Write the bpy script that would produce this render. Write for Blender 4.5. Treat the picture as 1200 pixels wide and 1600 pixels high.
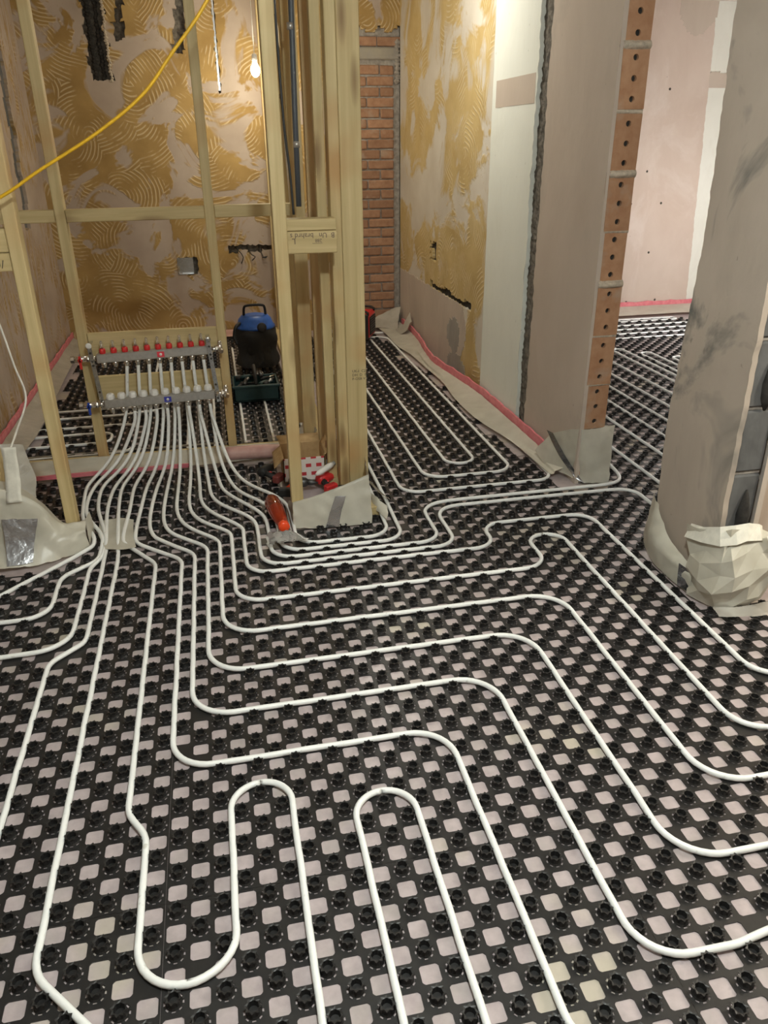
import bpy, bmesh, math, random
import numpy as np
from mathutils import Vector, Matrix
random.seed(7); rng = np.random.default_rng(7)
for o in list(bpy.data.objects): bpy.data.objects.remove(o, do_unlink=True)
S = bpy.context.scene
COL = S.collection
G = 0.05                                     # floor panel grid pitch in metres

# ------------------------------------------------------------------ camera
def look(yaw, pitch, roll):
    f = Vector((math.sin(yaw)*math.cos(pitch), math.cos(yaw)*math.cos(pitch), -math.sin(pitch)))
    r0 = Vector((math.cos(yaw), -math.sin(yaw), 0)); u0 = r0.cross(f)
    r = r0*math.cos(roll)+u0*math.sin(roll); u = u0*math.cos(roll)-r0*math.sin(roll)
    return r, u, f
CAM = Vector((0.0173, -0.9579, 1.5003))
cd = bpy.data.cameras.new('camera'); cam = bpy.data.objects.new('camera', cd); COL.objects.link(cam)
r_, u_, f_ = look(0.20420, 0.44505, -0.01137)
cam.matrix_world = Matrix(((r_.x, u_.x, -f_.x, CAM.x), (r_.y, u_.y, -f_.y, CAM.y), (r_.z, u_.z, -f_.z, CAM.z), (0, 0, 0, 1)))
cd.sensor_fit = 'VERTICAL'; cd.sensor_height = 36; cd.sensor_width = 27; cd.lens = 36*1207.1/1600
cd.clip_start = 0.02
S.camera = cam

# ------------------------------------------------------------------ world, exposure
w = bpy.data.worlds.new('world'); S.world = w; w.use_nodes = True
w.node_tree.nodes['Background'].inputs[0].default_value = (0.9, 0.95, 1, 1)
w.node_tree.nodes['Background'].inputs[1].default_value = 0.05
S.view_settings.view_transform = 'Standard'; S.view_settings.look = 'None'
S.view_settings.exposure = 0.0; S.view_settings.gamma = 1.0; S.view_settings.use_curve_mapping = False
# lamps, all but back added out of view: name, position, watts, colour, bulb radius, shape
LAMPS = dict(
    hall=dict(p=(0.35, -0.25, 2.32), w=125, c=(0.91, 1.0, 0.97)),
    back=dict(p=(0.435, 5.38, 1.985), w=21, c=(1.0, 0.90, 0.68)),
    corridor=dict(p=(0.95, 3.75, 2.36), w=30, c=(1.0, 0.98, 0.88)),
    far=dict(p=(4.12, 4.45, 0.80), w=250, c=(1.0, 0.97, 0.95)),
    side=dict(p=(2.75, 0.35, 1.75), w=95, c=(1.0, 0.93, 0.78)),
)

# ------------------------------------------------------------------ materials
M = {}
class NB:
    def __init__(s, name):
        s.m = bpy.data.materials.new(name); s.m.use_nodes = True; s.t = s.m.node_tree
        s.b = s.t.nodes['Principled BSDF']; s.out = s.t.nodes['Material Output']; M[name] = s.m
    def n(s, ty, ins=None, **kw):
        nd = s.t.nodes.new(ty)
        for k, v in kw.items(): setattr(nd, k, v)
        for k, v in (ins or {}).items(): s.set(nd.inputs[k], v)
        return nd
    def set(s, inp, v):
        if isinstance(v, bpy.types.NodeSocket): s.t.links.new(v, inp)
        elif isinstance(v, bpy.types.Node): s.t.links.new(v.outputs[0], inp)
        else:
            if isinstance(v, (tuple, list)) and len(v) == 3 and inp.type == 'RGBA': v = (*v, 1)
            inp.default_value = v
    def coord(s, sc=(1, 1, 1), rnd=0.0):
        tc = s.n('ShaderNodeTexCoord'); mp = s.n('ShaderNodeMapping', {'Vector': tc.outputs['Object'], 'Scale': sc})
        if rnd:
            oi = s.n('ShaderNodeObjectInfo'); mu = s.n('ShaderNodeMath', {0: oi.outputs['Random'], 1: rnd}, operation='MULTIPLY')
            s.set(mp.inputs['Location'], s.n('ShaderNodeCombineXYZ', {0: mu, 1: mu, 2: mu}).outputs[0])
        return mp.outputs[0]
    def noise(s, vec, sc, det=4, rough=0.55, dist=0):
        return s.n('ShaderNodeTexNoise', {'Vector': vec, 'Scale': sc, 'Detail': det, 'Roughness': rough, 'Distortion': dist}).outputs[0]
    def ramp(s, fac, stops):
        r = s.n('ShaderNodeValToRGB', {0: fac}); e = r.color_ramp.elements
        while len(e) < len(stops): e.new(0.5)
        for el, (p, c) in zip(e, stops): el.position = p; el.color = (*c, 1) if len(c) == 3 else c
        return r.outputs[0]
    def mix(s, f, a, b, mode='MIX'):
        m = s.n('ShaderNodeMix', data_type='RGBA', blend_type=mode)
        s.set(m.inputs[0], f); s.set(m.inputs[6], a); s.set(m.inputs[7], b); return m.outputs[2]
    def math(s, op, a, b=0.0, c=None):
        ins = {0: a, 1: b}
        if c is not None: ins[2] = c
        return s.n('ShaderNodeMath', ins, operation=op).outputs[0]
    def step(s, v, lo, hi):
        return s.n('ShaderNodeMapRange', {0: v, 1: lo, 2: hi}, clamp=True).outputs[0]
    def bump(s, h, st=0.3, d=0.01):
        b = s.n('ShaderNodeBump', {'Height': h, 'Strength': st, 'Distance': d}); s.set(s.b.inputs['Normal'], b.outputs[0])
    def base(s, col, rough=0.6, metal=0.0, spec=0.5):
        s.set(s.b.inputs['Base Color'], col); s.set(s.b.inputs['Roughness'], rough); s.set(s.b.inputs['Metallic'], metal)
        s.b.inputs['Specular IOR Level'].default_value = spec
        return s

def simple(name, col, rough=0.5, metal=0.0, var=0.12, sc=30, bump=0.0, spec=0.5, rnd=3.0):
    k = NB(name); v = k.coord(rnd=rnd); n = k.noise(v, sc)
    dark = tuple(c*(1-var) for c in col); lite = tuple(min(1, c*(1+var)) for c in col)
    k.base(k.ramp(n, [(0.3, dark), (0.7, lite)]), rough, metal, spec)
    if bump: k.bump(n, bump, 0.004)
    return k

simple('black_plastic', (0.0145, 0.0140, 0.0140), 0.42, var=0.25, sc=40)
k = simple('pipe_white', (0.85, 0.87, 0.86), 0.38, var=0.05, sc=9)
n = k.noise(k.coord(), 38, 2); k.set(k.b.inputs['Base Color'], k.mix(k.step(n, 0.68, 0.78), (0.85, 0.87, 0.86), (0.62, 0.62, 0.58)))
k.b.inputs['Subsurface Weight'].default_value = 0.0
simple('steel', (0.50, 0.49, 0.47), 0.42, 0.75, var=0.1, sc=60)
simple('zinc', (0.62, 0.64, 0.66), 0.25, 1.0, var=0.1, sc=50)
simple('nickel', (0.72, 0.70, 0.66), 0.22, 1.0, var=0.1, sc=60)
simple('red_plastic', (0.62, 0.03, 0.03), 0.35)
simple('blue_plastic', (0.03, 0.13, 0.52), 0.4)
simple('blue_handle', (0.02, 0.06, 0.38), 0.4)
simple('white_plastic', (0.80, 0.79, 0.76), 0.42, var=0.04)
simple('orange_red', (0.80, 0.07, 0.015), 0.22)
simple('black_fabric', (0.022, 0.022, 0.022), 0.85, bump=0.6, sc=25)
simple('black_rubber', (0.012, 0.012, 0.012), 0.6)
simple('green_plastic', (0.008, 0.035, 0.036), 0.5)
simple('dark_metal', (0.09, 0.09, 0.09), 0.4, 0.7)
simple('grey_fabric', (0.30, 0.30, 0.28), 0.8)
simple('maroon', (0.17, 0.035, 0.03), 0.6)
simple('conduit', (0.075, 0.085, 0.10), 0.45)
simple('yellow_cable', (0.72, 0.42, 0.015), 0.45)
simple('white_cable', (0.78, 0.76, 0.70), 0.45)
simple('cable_black', (0.02, 0.02, 0.02), 0.5)
simple('masking_tape', (0.72, 0.70, 0.62), 0.7)
simple('ink', (0.05, 0.045, 0.035), 0.8)
simple('pencil', (0.12, 0.085, 0.07), 0.9)
simple('label_red', (0.75, 0.05, 0.08), 0.5); simple('label_blue', (0.05, 0.06, 0.40), 0.5)
simple('plastic_print', (0.85, 0.83, 0.80), 0.5, var=0.03)
simple('mortar', (0.34, 0.31, 0.275), 0.95, var=0.3, sc=35, bump=0.8)
simple('mortar_pale', (0.50, 0.43, 0.34), 0.95, var=0.25, sc=60, bump=0.8)
simple('dark_void', (0.03, 0.027, 0.024), 0.95, var=0.5, sc=40, bump=0.9)
simple('debris', (0.13, 0.115, 0.095), 0.95, var=0.6, sc=35, bump=1.0)
simple('ceiling_board', (0.62, 0.56, 0.50), 0.9)
simple('purple_tape', (0.10, 0.04, 0.35), 0.5)
def glass(name, col, rough=0.05, trans=0.9):
    k = NB(name); k.base(col, rough); k.b.inputs['Transmission Weight'].default_value = trans; k.b.inputs['IOR'].default_value = 1.45
    return k
glass('clear_tube', (0.95, 0.95, 0.93)); glass('clear_film', (0.92, 0.92, 0.9), 0.12, 0.8); glass('bottle_clear', (0.55, 0.10, 0.03), 0.05, 0.75)
glass('window_glass', (0.95, 0.97, 1.0), 0.02, 1.0)
k = NB('bulb_glow'); k.base((1, 1, 1)); k.b.inputs['Emission Color'].default_value = (1, 0.93, 0.78, 1); k.b.inputs['Emission Strength'].default_value = 45
# membrane seen through the panel holes
k = NB('membrane'); v = k.coord(); n1 = k.noise(v, 1.3, 3); n2 = k.noise(v, 30, 4); n3 = k.noise(v, 2.6, 2)
c = k.ramp(n2, [(0.3, (0.385, 0.325, 0.332)), (0.7, (0.50, 0.43, 0.435))]); c = k.mix(k.math('MULTIPLY', k.step(k.noise(v, 9, 2), 0.5, 0.7), 0.5), c, (0.35, 0.32, 0.30))
c = k.mix(k.math('MULTIPLY', k.step(n3, 0.58, 0.68), 0.7), c, (0.50, 0.46, 0.36)); k.base(c, 0.32); k.bump(k.noise(v, 14, 3), 0.35, 0.006)
# polythene film
k = NB('film'); v = k.coord(); n = k.noise(v, 9, 4); c = k.ramp(n, [(0.3, (0.58, 0.555, 0.465)), (0.7, (0.72, 0.70, 0.61))])
k.base(c, 0.33); k.bump(k.n('ShaderNodeTexVoronoi', {'Vector': v, 'Scale': 17.0}, feature='SMOOTH_F1').outputs[0], 0.35, 0.02)
tr = k.n('ShaderNodeBsdfTranslucent', {'Color': (0.62, 0.57, 0.47)}); ms = k.n('ShaderNodeMixShader', {0: 0.22, 1: k.b.outputs[0], 2: tr.outputs[0]})
k.t.links.new(ms.outputs[0], k.out.inputs[0])
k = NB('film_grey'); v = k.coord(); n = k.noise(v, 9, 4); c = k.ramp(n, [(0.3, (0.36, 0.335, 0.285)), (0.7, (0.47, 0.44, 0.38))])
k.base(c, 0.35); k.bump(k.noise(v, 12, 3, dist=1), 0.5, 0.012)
k = NB('pink_foam'); v = k.coord(); n = k.noise(v, 22, 3); k.base(k.ramp(n, [(0.3, (0.66, 0.16, 0.20)), (0.7, (0.80, 0.27, 0.30))]), 0.45); k.bump(n, 0.3, 0.006)
k = NB('pink_pale'); v = k.coord(); n = k.noise(v, 14, 3); k.base(k.ramp(n, [(0.3, (0.50, 0.28, 0.25)), (0.7, (0.62, 0.40, 0.36))]), 0.4); k.bump(n, 0.3, 0.006)
k = NB('silver_tape'); v = k.coord((1, 1, 1)); n = k.noise(v, 25, 3); k.base((0.34, 0.35, 0.37), 0.25, 0.9); k.bump(n, 0.6, 0.006)
k = NB('cardboard'); v = k.coord(); n = k.noise(v, 40); k.base(k.ramp(n, [(0.3, (0.42, 0.27, 0.12)), (0.7, (0.53, 0.36, 0.18))]), 0.85)
# sawn timber, grain along z / x / y
def wood(name, axis, a=(0.43, 0.325, 0.148), b=(0.64, 0.515, 0.275), kn=(0.20, 0.11, 0.04)):
    k = NB(name); sc = [14, 14, 14]; sc[axis] = 0.55
    v = k.coord(tuple(sc), rnd=17.0); g = k.noise(v, 2.2, 6, 0.6, 0.5)
    sc2 = [26, 26, 26]; sc2[axis] = 5.5
    v2 = k.coord(tuple(sc2), rnd=31.0); vo = k.n('ShaderNodeTexVoronoi', {'Vector': v2, 'Scale': 0.42}); kno = k.step(vo.outputs['Distance'], 0.25, 0.08)
    vb = k.coord((3, 3, 3), rnd=9.0); big = k.noise(vb, 1.1, 2)
    c = k.ramp(g, [(0.28, a), (0.5, tuple((p+q)/2 for p, q in zip(a, b))), (0.72, b)])
    c = k.mix(k.step(big, 0.5, 0.75), c, (0.47, 0.285, 0.115)) if axis == 2 else c
    c = k.mix(k.math('MULTIPLY', kno, 0.8), c, kn); k.base(c, 0.62); k.bump(g, 0.18, 0.003)
wood('wood_z', 2); wood('wood_x', 0); wood('wood_y', 1)
wood('wood_red', 2, (0.37, 0.245, 0.11), (0.57, 0.41, 0.21))
# bricks
def brickm(name, a, b):
    k = NB(name); v = k.coord(rnd=23.0); n = k.noise(v, 22, 5); oi = k.n('ShaderNodeObjectInfo')
    c = k.ramp(n, [(0.25, a), (0.7, b)]); c = k.mix(k.math('MULTIPLY', oi.outputs['Random'], 0.45), c, tuple(x*0.6 for x in a))
    c = k.mix(k.math('MULTIPLY', k.step(k.noise(v, 8, 3), 0.58, 0.7), 0.55), c, (0.42, 0.34, 0.27)); k.base(c, 0.92); k.bump(n, 0.5, 0.004)
brickm('brick_red', (0.30, 0.155, 0.09), (0.45, 0.265, 0.165)); brickm('brick_orange', (0.40, 0.20, 0.105), (0.53, 0.315, 0.185))
# skim plaster
def plaster(name, a, b, stain, amt=0.5, s0=2.2):
    k = NB(name); v = k.coord((1, 1, 0.6)); n = k.noise(v, s0, 5, 0.6, 0.4); n2 = k.noise(v, 60, 3); n3 = k.noise(k.coord((1, 1, 0.7)), 2.4, 5, 0.65, 0.8)
    c = k.ramp(n, [(0.3, a), (0.7, b)]); c = k.mix(k.math('MULTIPLY', k.step(n3, 0.53, 0.68), amt), c, stain); k.base(c, 0.88)
    sp = k.step(k.noise(v, 34, 2), 0.735, 0.77); k.set(k.b.inputs['Base Color'], k.mix(k.math('MULTIPLY', sp, 0.5), c, tuple(x*0.5 for x in a))); k.bump(k.noise(v, 24, 5), 0.25, 0.006)
plaster('plaster_pink', (0.46, 0.385, 0.32), (0.55, 0.47, 0.40), (0.40, 0.35, 0.30), 0.5)
plaster('plaster_pier', (0.38, 0.32, 0.265), (0.48, 0.41, 0.345), (0.14, 0.14, 0.13), 1.0, 2.6)
plaster('plaster_far', (0.53, 0.425, 0.36), (0.61, 0.51, 0.445), (0.67, 0.59, 0.54), 0.5)
plaster('plaster_white', (0.70, 0.70, 0.64), (0.77, 0.77, 0.71), (0.62, 0.60, 0.53), 0.4)
plaster('board_white', (0.71, 0.73, 0.67), (0.77, 0.79, 0.73), (0.66, 0.67, 0.60), 0.4)
plaster('block_grey', (0.085, 0.085, 0.085), (0.15, 0.15, 0.15), (0.05, 0.05, 0.05), 0.8, 9)
plaster('concrete', (0.27, 0.25, 0.225), (0.36, 0.335, 0.30), (0.42, 0.38, 0.28), 0.7, 6)
# tile-adhesive left on plaster: combed arcs in yellow-brown over bare pinkish plaster
def adhesive(name, plane, cover=(0.455, 0.49), ridge=(0.66, 0.52, 0.32), adh_a=(0.30, 0.185, 0.06), adh_b=(0.44, 0.29, 0.105), bare_a=(0.39, 0.31, 0.25), bare_b=(0.49, 0.405, 0.335), smear=0.0, ramt=0.68):
    k = NB(name); v = k.coord()
    sx = k.n('ShaderNodeSeparateXYZ', {0: v}); a = sx.outputs[0] if plane == 'xz' else sx.outputs[1]
    p = k.n('ShaderNodeCombineXYZ', {0: a, 1: sx.outputs[2], 2: 0.0}).outputs[0]
    wob = k.n('ShaderNodeTexNoise', {'Vector': p, 'Scale': 3.0, 'Detail': 2.0}).outputs[1]
    pw = k.n('ShaderNodeVectorMath', {0: p, 1: k.n('ShaderNodeVectorMath', {0: wob, 1: (0.09, 0.09, 0.0)}, operation='MULTIPLY').outputs[0]}, operation='ADD').outputs[0]
    vo = k.n('ShaderNodeTexVoronoi', {'Vector': pw, 'Scale': 3.1}, voronoi_dimensions='2D')
    off = k.n('ShaderNodeVectorMath', {0: k.n('ShaderNodeVectorMath', {0: vo.outputs['Color'], 1: (0.5, 0.5, 0.5)}, operation='SUBTRACT').outputs[0], 1: (0.62, 0.62, 0.0)}, operation='MULTIPLY').outputs[0]
    d = k.n('ShaderNodeVectorMath', {0: k.n('ShaderNodeVectorMath', {0: pw, 1: vo.outputs['Position']}, operation='SUBTRACT').outputs[0], 1: off}, operation='SUBTRACT').outputs[0]
    d2 = k.n('ShaderNodeVectorMath', {0: d, 1: (1, 1, 0)}, operation='MULTIPLY').outputs[0]
    ln = k.n('ShaderNodeVectorMath', {0: d2}, operation='LENGTH').outputs['Value']
    si = k.math('SINE', k.math('MULTIPLY', ln, 225.0)); rid = k.step(si, 0.15, 0.75)
    keep = k.step(k.noise(p, 5.5, 3), 0.45, 0.55)
    rid = k.math('MULTIPLY', rid, keep)
    tone = k.noise(p, 4.0, 4); ac = k.ramp(tone, [(0.3, adh_a), (0.7, adh_b)])
    ac = k.mix(k.math('MULTIPLY', rid, ramt), ac, ridge)
    bc = k.ramp(k.noise(p, 3.0, 4), [(0.3, bare_a), (0.7, bare_b)])
    m = k.step(k.noise(p, 2.1, 4, 0.6, 0.8), *cover)
    if smear: m = k.math('MULTIPLY', m, k.step(k.noise(k.n('ShaderNodeMapping', {'Vector': p, 'Scale': (5, 1.2, 1)}).outputs[0], 4.0, 5, 0.7), 0.5-smear, 0.62-smear))
    k.base(k.mix(m, bc, ac), 0.85)
    h = k.math('ADD', k.math('MULTIPLY', m, 0.5), k.math('MULTIPLY', k.math('MULTIPLY', rid, m), 0.5)); k.bump(h, 0.7, 0.006)
adhesive('adhesive_back', 'xz'); adhesive('adhesive_left', 'yz', (0.40, 0.52), smear=0.03)
adhesive('adhesive_right', 'yz', (0.46, 0.53), (0.66, 0.56, 0.36), (0.44, 0.31, 0.12), (0.56, 0.42, 0.19), (0.52, 0.465, 0.385), (0.62, 0.575, 0.50), smear=0.0, ramt=0.55)
# printed carton
k = NB('carton_print'); v = k.coord(); br = k.n('ShaderNodeTexBrick', {'Vector': k.n('ShaderNodeMapping', {'Vector': v, 'Rotation': (math.radians(90), 0, 0)}).outputs[0], 'Scale': 1.0, 'Mortar Size': 0.012, 'Brick Width': 0.05, 'Row Height': 0.042, 'Mortar Smooth': 0.0})
k.set(br.inputs['Color1'], (0.50, 0.04, 0.05)); k.set(br.inputs['Color2'], (0.50, 0.04, 0.05)); k.set(br.inputs['Mortar'], (0.72, 0.68, 0.64)); k.base(br.outputs[0], 0.6)

# ------------------------------------------------------------------ mesh helpers
WL = {}                                       # world location of every object made here
class MB:
    def __init__(s): s.v = []; s.f = []; s.sm = []
    def add(s, vs, fs, smooth=False):
        b = len(s.v); s.v += [tuple(p) for p in vs]; s.f += [tuple(i+b for i in f) for f in fs]; s.sm += [smooth]*len(fs); return s
    def box(s, x0, x1, y0, y1, z0, z1, bev=0.0, rot=None, piv=None):
        if bev <= 0:
            vs = [(x, y, z) for x in (x0, x1) for y in (y0, y1) for z in (z0, z1)]
            fs = [(0, 1, 3, 2), (4, 6, 7, 5), (0, 4, 5, 1), (2, 3, 7, 6), (0, 2, 6, 4), (1, 5, 7, 3)]
        else:
            bm = bmesh.new(); bmesh.ops.create_cube(bm, size=1)
            for q in bm.verts: q.co = Vector(((x0+x1)/2+q.co.x*(x1-x0), (y0+y1)/2+q.co.y*(y1-y0), (z0+z1)/2+q.co.z*(z1-z0)))
            bmesh.ops.bevel(bm, geom=bm.edges[:], offset=min(bev, 0.45*min(x1-x0, y1-y0, z1-z0)), segments=1, affect='EDGES', profile=0.5)
            bm.verts.index_update(); vs = [q.co.copy() for q in bm.verts]; fs = [[q.index for q in f.verts] for f in bm.faces]; bm.free()
        if rot is not None:
            piv = Vector(piv if piv is not None else ((x0+x1)/2, (y0+y1)/2, (z0+z1)/2)); vs = [piv+rot @ (Vector(p)-piv) for p in vs]
        return s.add(vs, fs)
    def tube(s, pts, r, n=10, cap=True, smooth=True, rad=None):
        P = [Vector(p) for p in pts]; T = []
        for i in range(len(P)):
            t = P[min(i+1, len(P)-1)]-P[max(i-1, 0)]; T.append(t.normalized() if t.length > 1e-9 else Vector((0, 0, 1)))
        up = Vector((0, 0, 1)) if abs(T[0].z) < 0.9 else Vector((1, 0, 0)); a = T[0].cross(up).normalized()
        vs = []; fs = []
        for i, p in enumerate(P):
            a = (a-T[i]*a.dot(T[i])).normalized(); b = T[i].cross(a); rr = rad[i] if rad else r
            for j in range(n):
                th = 2*math.pi*j/n; vs.append(p+(a*math.cos(th)+b*math.sin(th))*rr)
        for i in range(len(P)-1):
            for j in range(n): fs.append((i*n+j, i*n+(j+1) % n, (i+1)*n+(j+1) % n, (i+1)*n+j))
        if cap: fs += [tuple(range(n-1, -1, -1)), tuple((len(P)-1)*n+j for j in range(n))]
        return s.add(vs, fs, smooth)
    def cyl(s, p0, p1, r, n=14, r1=None, smooth=True): return s.tube([p0, p1], r, n, True, smooth, [r, r1 if r1 is not None else r])
    def lathe(s, c, prof, n=16, axis=(0, 0, 1), smooth=True, lobes=None):
        ax = Vector(axis).normalized(); a = ax.orthogonal().normalized(); b = ax.cross(a); c = Vector(c); vs = []; fs = []
        for (r, z) in prof:
            for j in range(n):
                th = 2*math.pi*j/n; rr = r*(1 if not lobes else 1+lobes*(1 if j % 2 else -1)); vs.append(c+ax*z+(a*math.cos(th)+b*math.sin(th))*rr)
        for i in range(len(prof)-1):
            for j in range(n): fs.append((i*n+j, i*n+(j+1) % n, (i+1)*n+(j+1) % n, (i+1)*n+j))
        fs += [tuple(range(n-1, -1, -1)), tuple((len(prof)-1)*n+j for j in range(n))]
        return s.add(vs, fs, smooth)
    def grid(s, fn, nu, nv, smooth=True):
        vs = [fn(i/nu, j/nv) for j in range(nv+1) for i in range(nu+1)]
        fs = [(j*(nu+1)+i, j*(nu+1)+i+1, (j+1)*(nu+1)+i+1, (j+1)*(nu+1)+i) for j in range(nv) for i in range(nu)]
        return s.add(vs, fs, smooth)
    def build(s, name, mat, parent=None, loc=None, label=None, cat=None, group=None, kind=None):
        L = Vector(WL[parent.name]) if parent else Vector(loc or (0, 0, 0))
        me = bpy.data.meshes.new(name); me.from_pydata([tuple(Vector(p)-L) for p in s.v], [], s.f); me.update()
        me.polygons.foreach_set('use_smooth', s.sm)
        me.materials.append(M[mat]); return link(name, me, parent, L, label, cat, group, kind)
def link(name, data, parent, L, label=None, cat=None, group=None, kind=None):
    o = bpy.data.objects.new(name, data); COL.objects.link(o); WL[o.name] = tuple(L)
    if parent: o.parent = parent
    else: o.location = L
    for kk, vv in (('label', label), ('category', cat), ('group', group), ('kind', kind)):
        if vv: o[kk] = vv
    return o
def thing(name, loc, label, cat, group=None, kind=None): return link(name, None, None, Vector(loc), label, cat, group, kind)
def copy_part(src, parent, off, name=None):
    o = src.copy(); COL.objects.link(o); o.parent = parent; o.location = Vector(off)
    WL[o.name] = tuple(Vector(WL[parent.name])+Vector(off)); return o
def mesh_np(name, V, Q=None, T=None, mat=None, smooth=False):
    me = bpy.data.meshes.new(name); nq = 0 if Q is None else len(Q); nt = 0 if T is None else len(T)
    me.vertices.add(len(V)); me.vertices.foreach_set('co', V.astype(np.float32).ravel())
    idx = np.concatenate([x.ravel() for x in (Q, T) if x is not None and len(x)]); me.loops.add(len(idx)); me.loops.foreach_set('vertex_index', idx.astype(np.int32))
    me.polygons.add(nq+nt); st = np.concatenate([np.arange(nq)*4, nq*4+np.arange(nt)*3]); me.polygons.foreach_set('loop_start', st.astype(np.int32))
    me.polygons.foreach_set('use_smooth', np.full(nq+nt, smooth)); me.update(calc_edges=True)
    if mat: me.materials.append(M[mat])
    return me
def hashn(*a):
    x = math.sin(sum(p*q for p, q in zip(a, (12.9898, 78.233, 37.719, 4.581))))*43758.5453; return x-math.floor(x)
def sn(x, y, z=0.0):                          # cheap smooth noise, about -1..1
    return (math.sin(x*1.7+1.3*math.sin(y*1.1+z))+math.sin(y*2.3+1.7*math.sin(x*0.9-z*1.3))+math.sin((x+y)*3.1+z))/3
def catmull(P, step=0.02):
    P = [Vector(p) for p in P]; Q = [P[0]*2-P[1]]+P+[P[-1]*2-P[-2]]; out = []
    for i in range(1, len(Q)-2):
        n = max(2, int((Q[i+1]-Q[i]).length/step))
        for j in range(n):
            t = j/n; a, b, c, d = Q[i-1:i+3]
            out.append(0.5*((2*b)+(c-a)*t+(2*a-5*b+4*c-d)*t*t+(3*b-a-3*c+d)*t**3))
    return out+[P[-1]]
def fillet(P, r):
    P = [Vector(p) for p in P]; out = [P[0]]
    for i in range(1, len(P)-1):
        a = (P[i-1]-P[i]); b = (P[i+1]-P[i]); la, lb = a.length, b.length; a.normalize(); b.normalize()
        th = math.acos(max(-1, min(1, a.dot(b)))); turn = math.pi-th
        if turn < 0.03: out.append(P[i]); continue
        lim = min(la*(1 if i == 1 else 0.5), lb*(1 if i == len(P)-2 else 0.5)); t = min(r*math.tan(turn/2), lim); R = t/math.tan(turn/2)
        c = P[i]+(a+b).normalized()*(R/math.cos(turn/2)); p0 = P[i]+a*t-c; p1 = P[i]+b*t-c; n = max(3, int(turn/0.16))
        for j in range(n+1):
            s_ = j/n; A = math.sin((1-s_)*turn)/math.sin(turn) if turn < 3.1 else 1-s_; B = math.sin(s_*turn)/math.sin(turn) if turn < 3.1 else s_
            out.append(c+p0*A+p1*B)
    return out+[P[-1]]

# plaster skins: a slab cut out of a small grid, so slots and ragged edges are real gaps
def skin(name, plane, face, u0, u1, v0, v1, keep, thick, mat, parent, cell=0.025, jit=0.006, kind=None, label=None, cat=None, relief=0.0):
    nu = max(1, round((u1-u0)/cell)); nv = max(1, round((v1-v0)/cell)); us = np.linspace(u0, u1, nu+1); vs = np.linspace(v0, v1, nv+1)
    cell_ok = np.array([[keep((us[i]+us[i+1])/2, (vs[j]+vs[j+1])/2) for i in range(nu)] for j in range(nv)])
    idx = {}; V = []; F = []
    def vid(i, j, back):
        key = (i, j, back)
        if key not in idx:
            u, v = us[i], vs[j]; ok = [(0 <= jj < nv and 0 <= ii < nu and cell_ok[jj][ii]) for jj in (j-1, j) for ii in (i-1, i)]
            if 0 < i < nu and 0 < j < nv and not all(ok): u += jit*(2*hashn(i, j, 1)-1)*1.4; v += jit*(2*hashn(i, j, 2)-1)*1.4
            d = thick if back else relief*sn(u*9, v*9)
            idx[key] = len(V); V.append({'xz': (u, face+d, v), 'yz+': (face+d, u, v), 'yz-': (face-d, u, v), 'xz-': (u, face-d, v)}[plane])
        return idx[key]
    fl = plane in ('yz+', 'xz-')
    for j in range(nv):
        for i in range(nu):
            if not cell_ok[j][i]: continue
            q = [vid(i, j, 0), vid(i+1, j, 0), vid(i+1, j+1, 0), vid(i, j+1, 0)]; F.append(tuple(q[::-1] if fl else q))
            for di, dj, e in ((-1, 0, ((i, j+1), (i, j))), (1, 0, ((i+1, j), (i+1, j+1))), (0, -1, ((i, j), (i+1, j))), (0, 1, ((i+1, j+1), (i, j+1)))):
                ii, jj = i+di, j+dj
                if not (0 <= ii < nu and 0 <= jj < nv and cell_ok[jj][ii]):
                    a, b = e; q = (vid(*b, 0), vid(*a, 0), vid(*a, 1), vid(*b, 1)); F.append(tuple(q[::-1] if fl else q))
    mb = MB(); mb.add(V, F); return mb.build(name, mat, parent, kind=kind, label=label, cat=cat)
def skin2(name, plane, face, lo, hi, v0, v1, thick, mat, parent, nu=10, nv=140):
    R = np.linspace(0, 1, nu+1); Vv = np.linspace(v0, v1, nv+1); mb = MB(); sgn = 1 if plane in ('xz', 'yz+') else -1
    def P(a, v, d): u = lo(v)+(hi(v)-lo(v))*a; return (u, face+sgn*d, v) if plane[0] == 'x' else (face+sgn*d, u, v)
    mb.grid(lambda a, b: P(a, v0+(v1-v0)*b, 0.0015*sn(a*9, b*30)), nu, nv)
    for a in (0, 1): mb.grid(lambda d, b: P(a, v0+(v1-v0)*b, d*thick), 1, nv)
    for b in (v0, v1): mb.grid(lambda a, d: P(a, b, d*thick), nu, 1)
    return mb.build(name, mat, parent)
def jag(z, s, amp=1.0): return amp*(0.006*sn(z*9, s)+0.004*sn(z*31, s+2)+0.0025*sn(z*83, s+5))
def inr(a, lo, hi): return lo <= a <= hi

# ------------------------------------------------------------------ room shell
XL, XR, YB, ZC = -1.22, 1.62, 5.95, 2.55
YE, YP0, YP1 = 2.22, 1.12, 1.50               # end of right wall; pier between the two openings
def shell(name, *box, mat='plaster_pink'):
    return MB().box(*box).build(name, mat, None, kind='structure')
floor = shell('floor', -2.6, 5.2, -2.6, 6.2, -0.12, 0.0, mat='membrane')
shell('ceiling', -2.6, 5.2, -2.6, 6.2, ZC, ZC+0.1, mat='ceiling_board')
shell('wall_hall_rear', -2.6, 4.2, -2.7, -2.6, 0, ZC)
shell('wall_hall_left', -2.7, -2.6, -2.6, 2.2, 0, ZC)
shell('wall_nib', -2.6, -1.25, 2.16, 2.26, 0, ZC)
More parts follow.
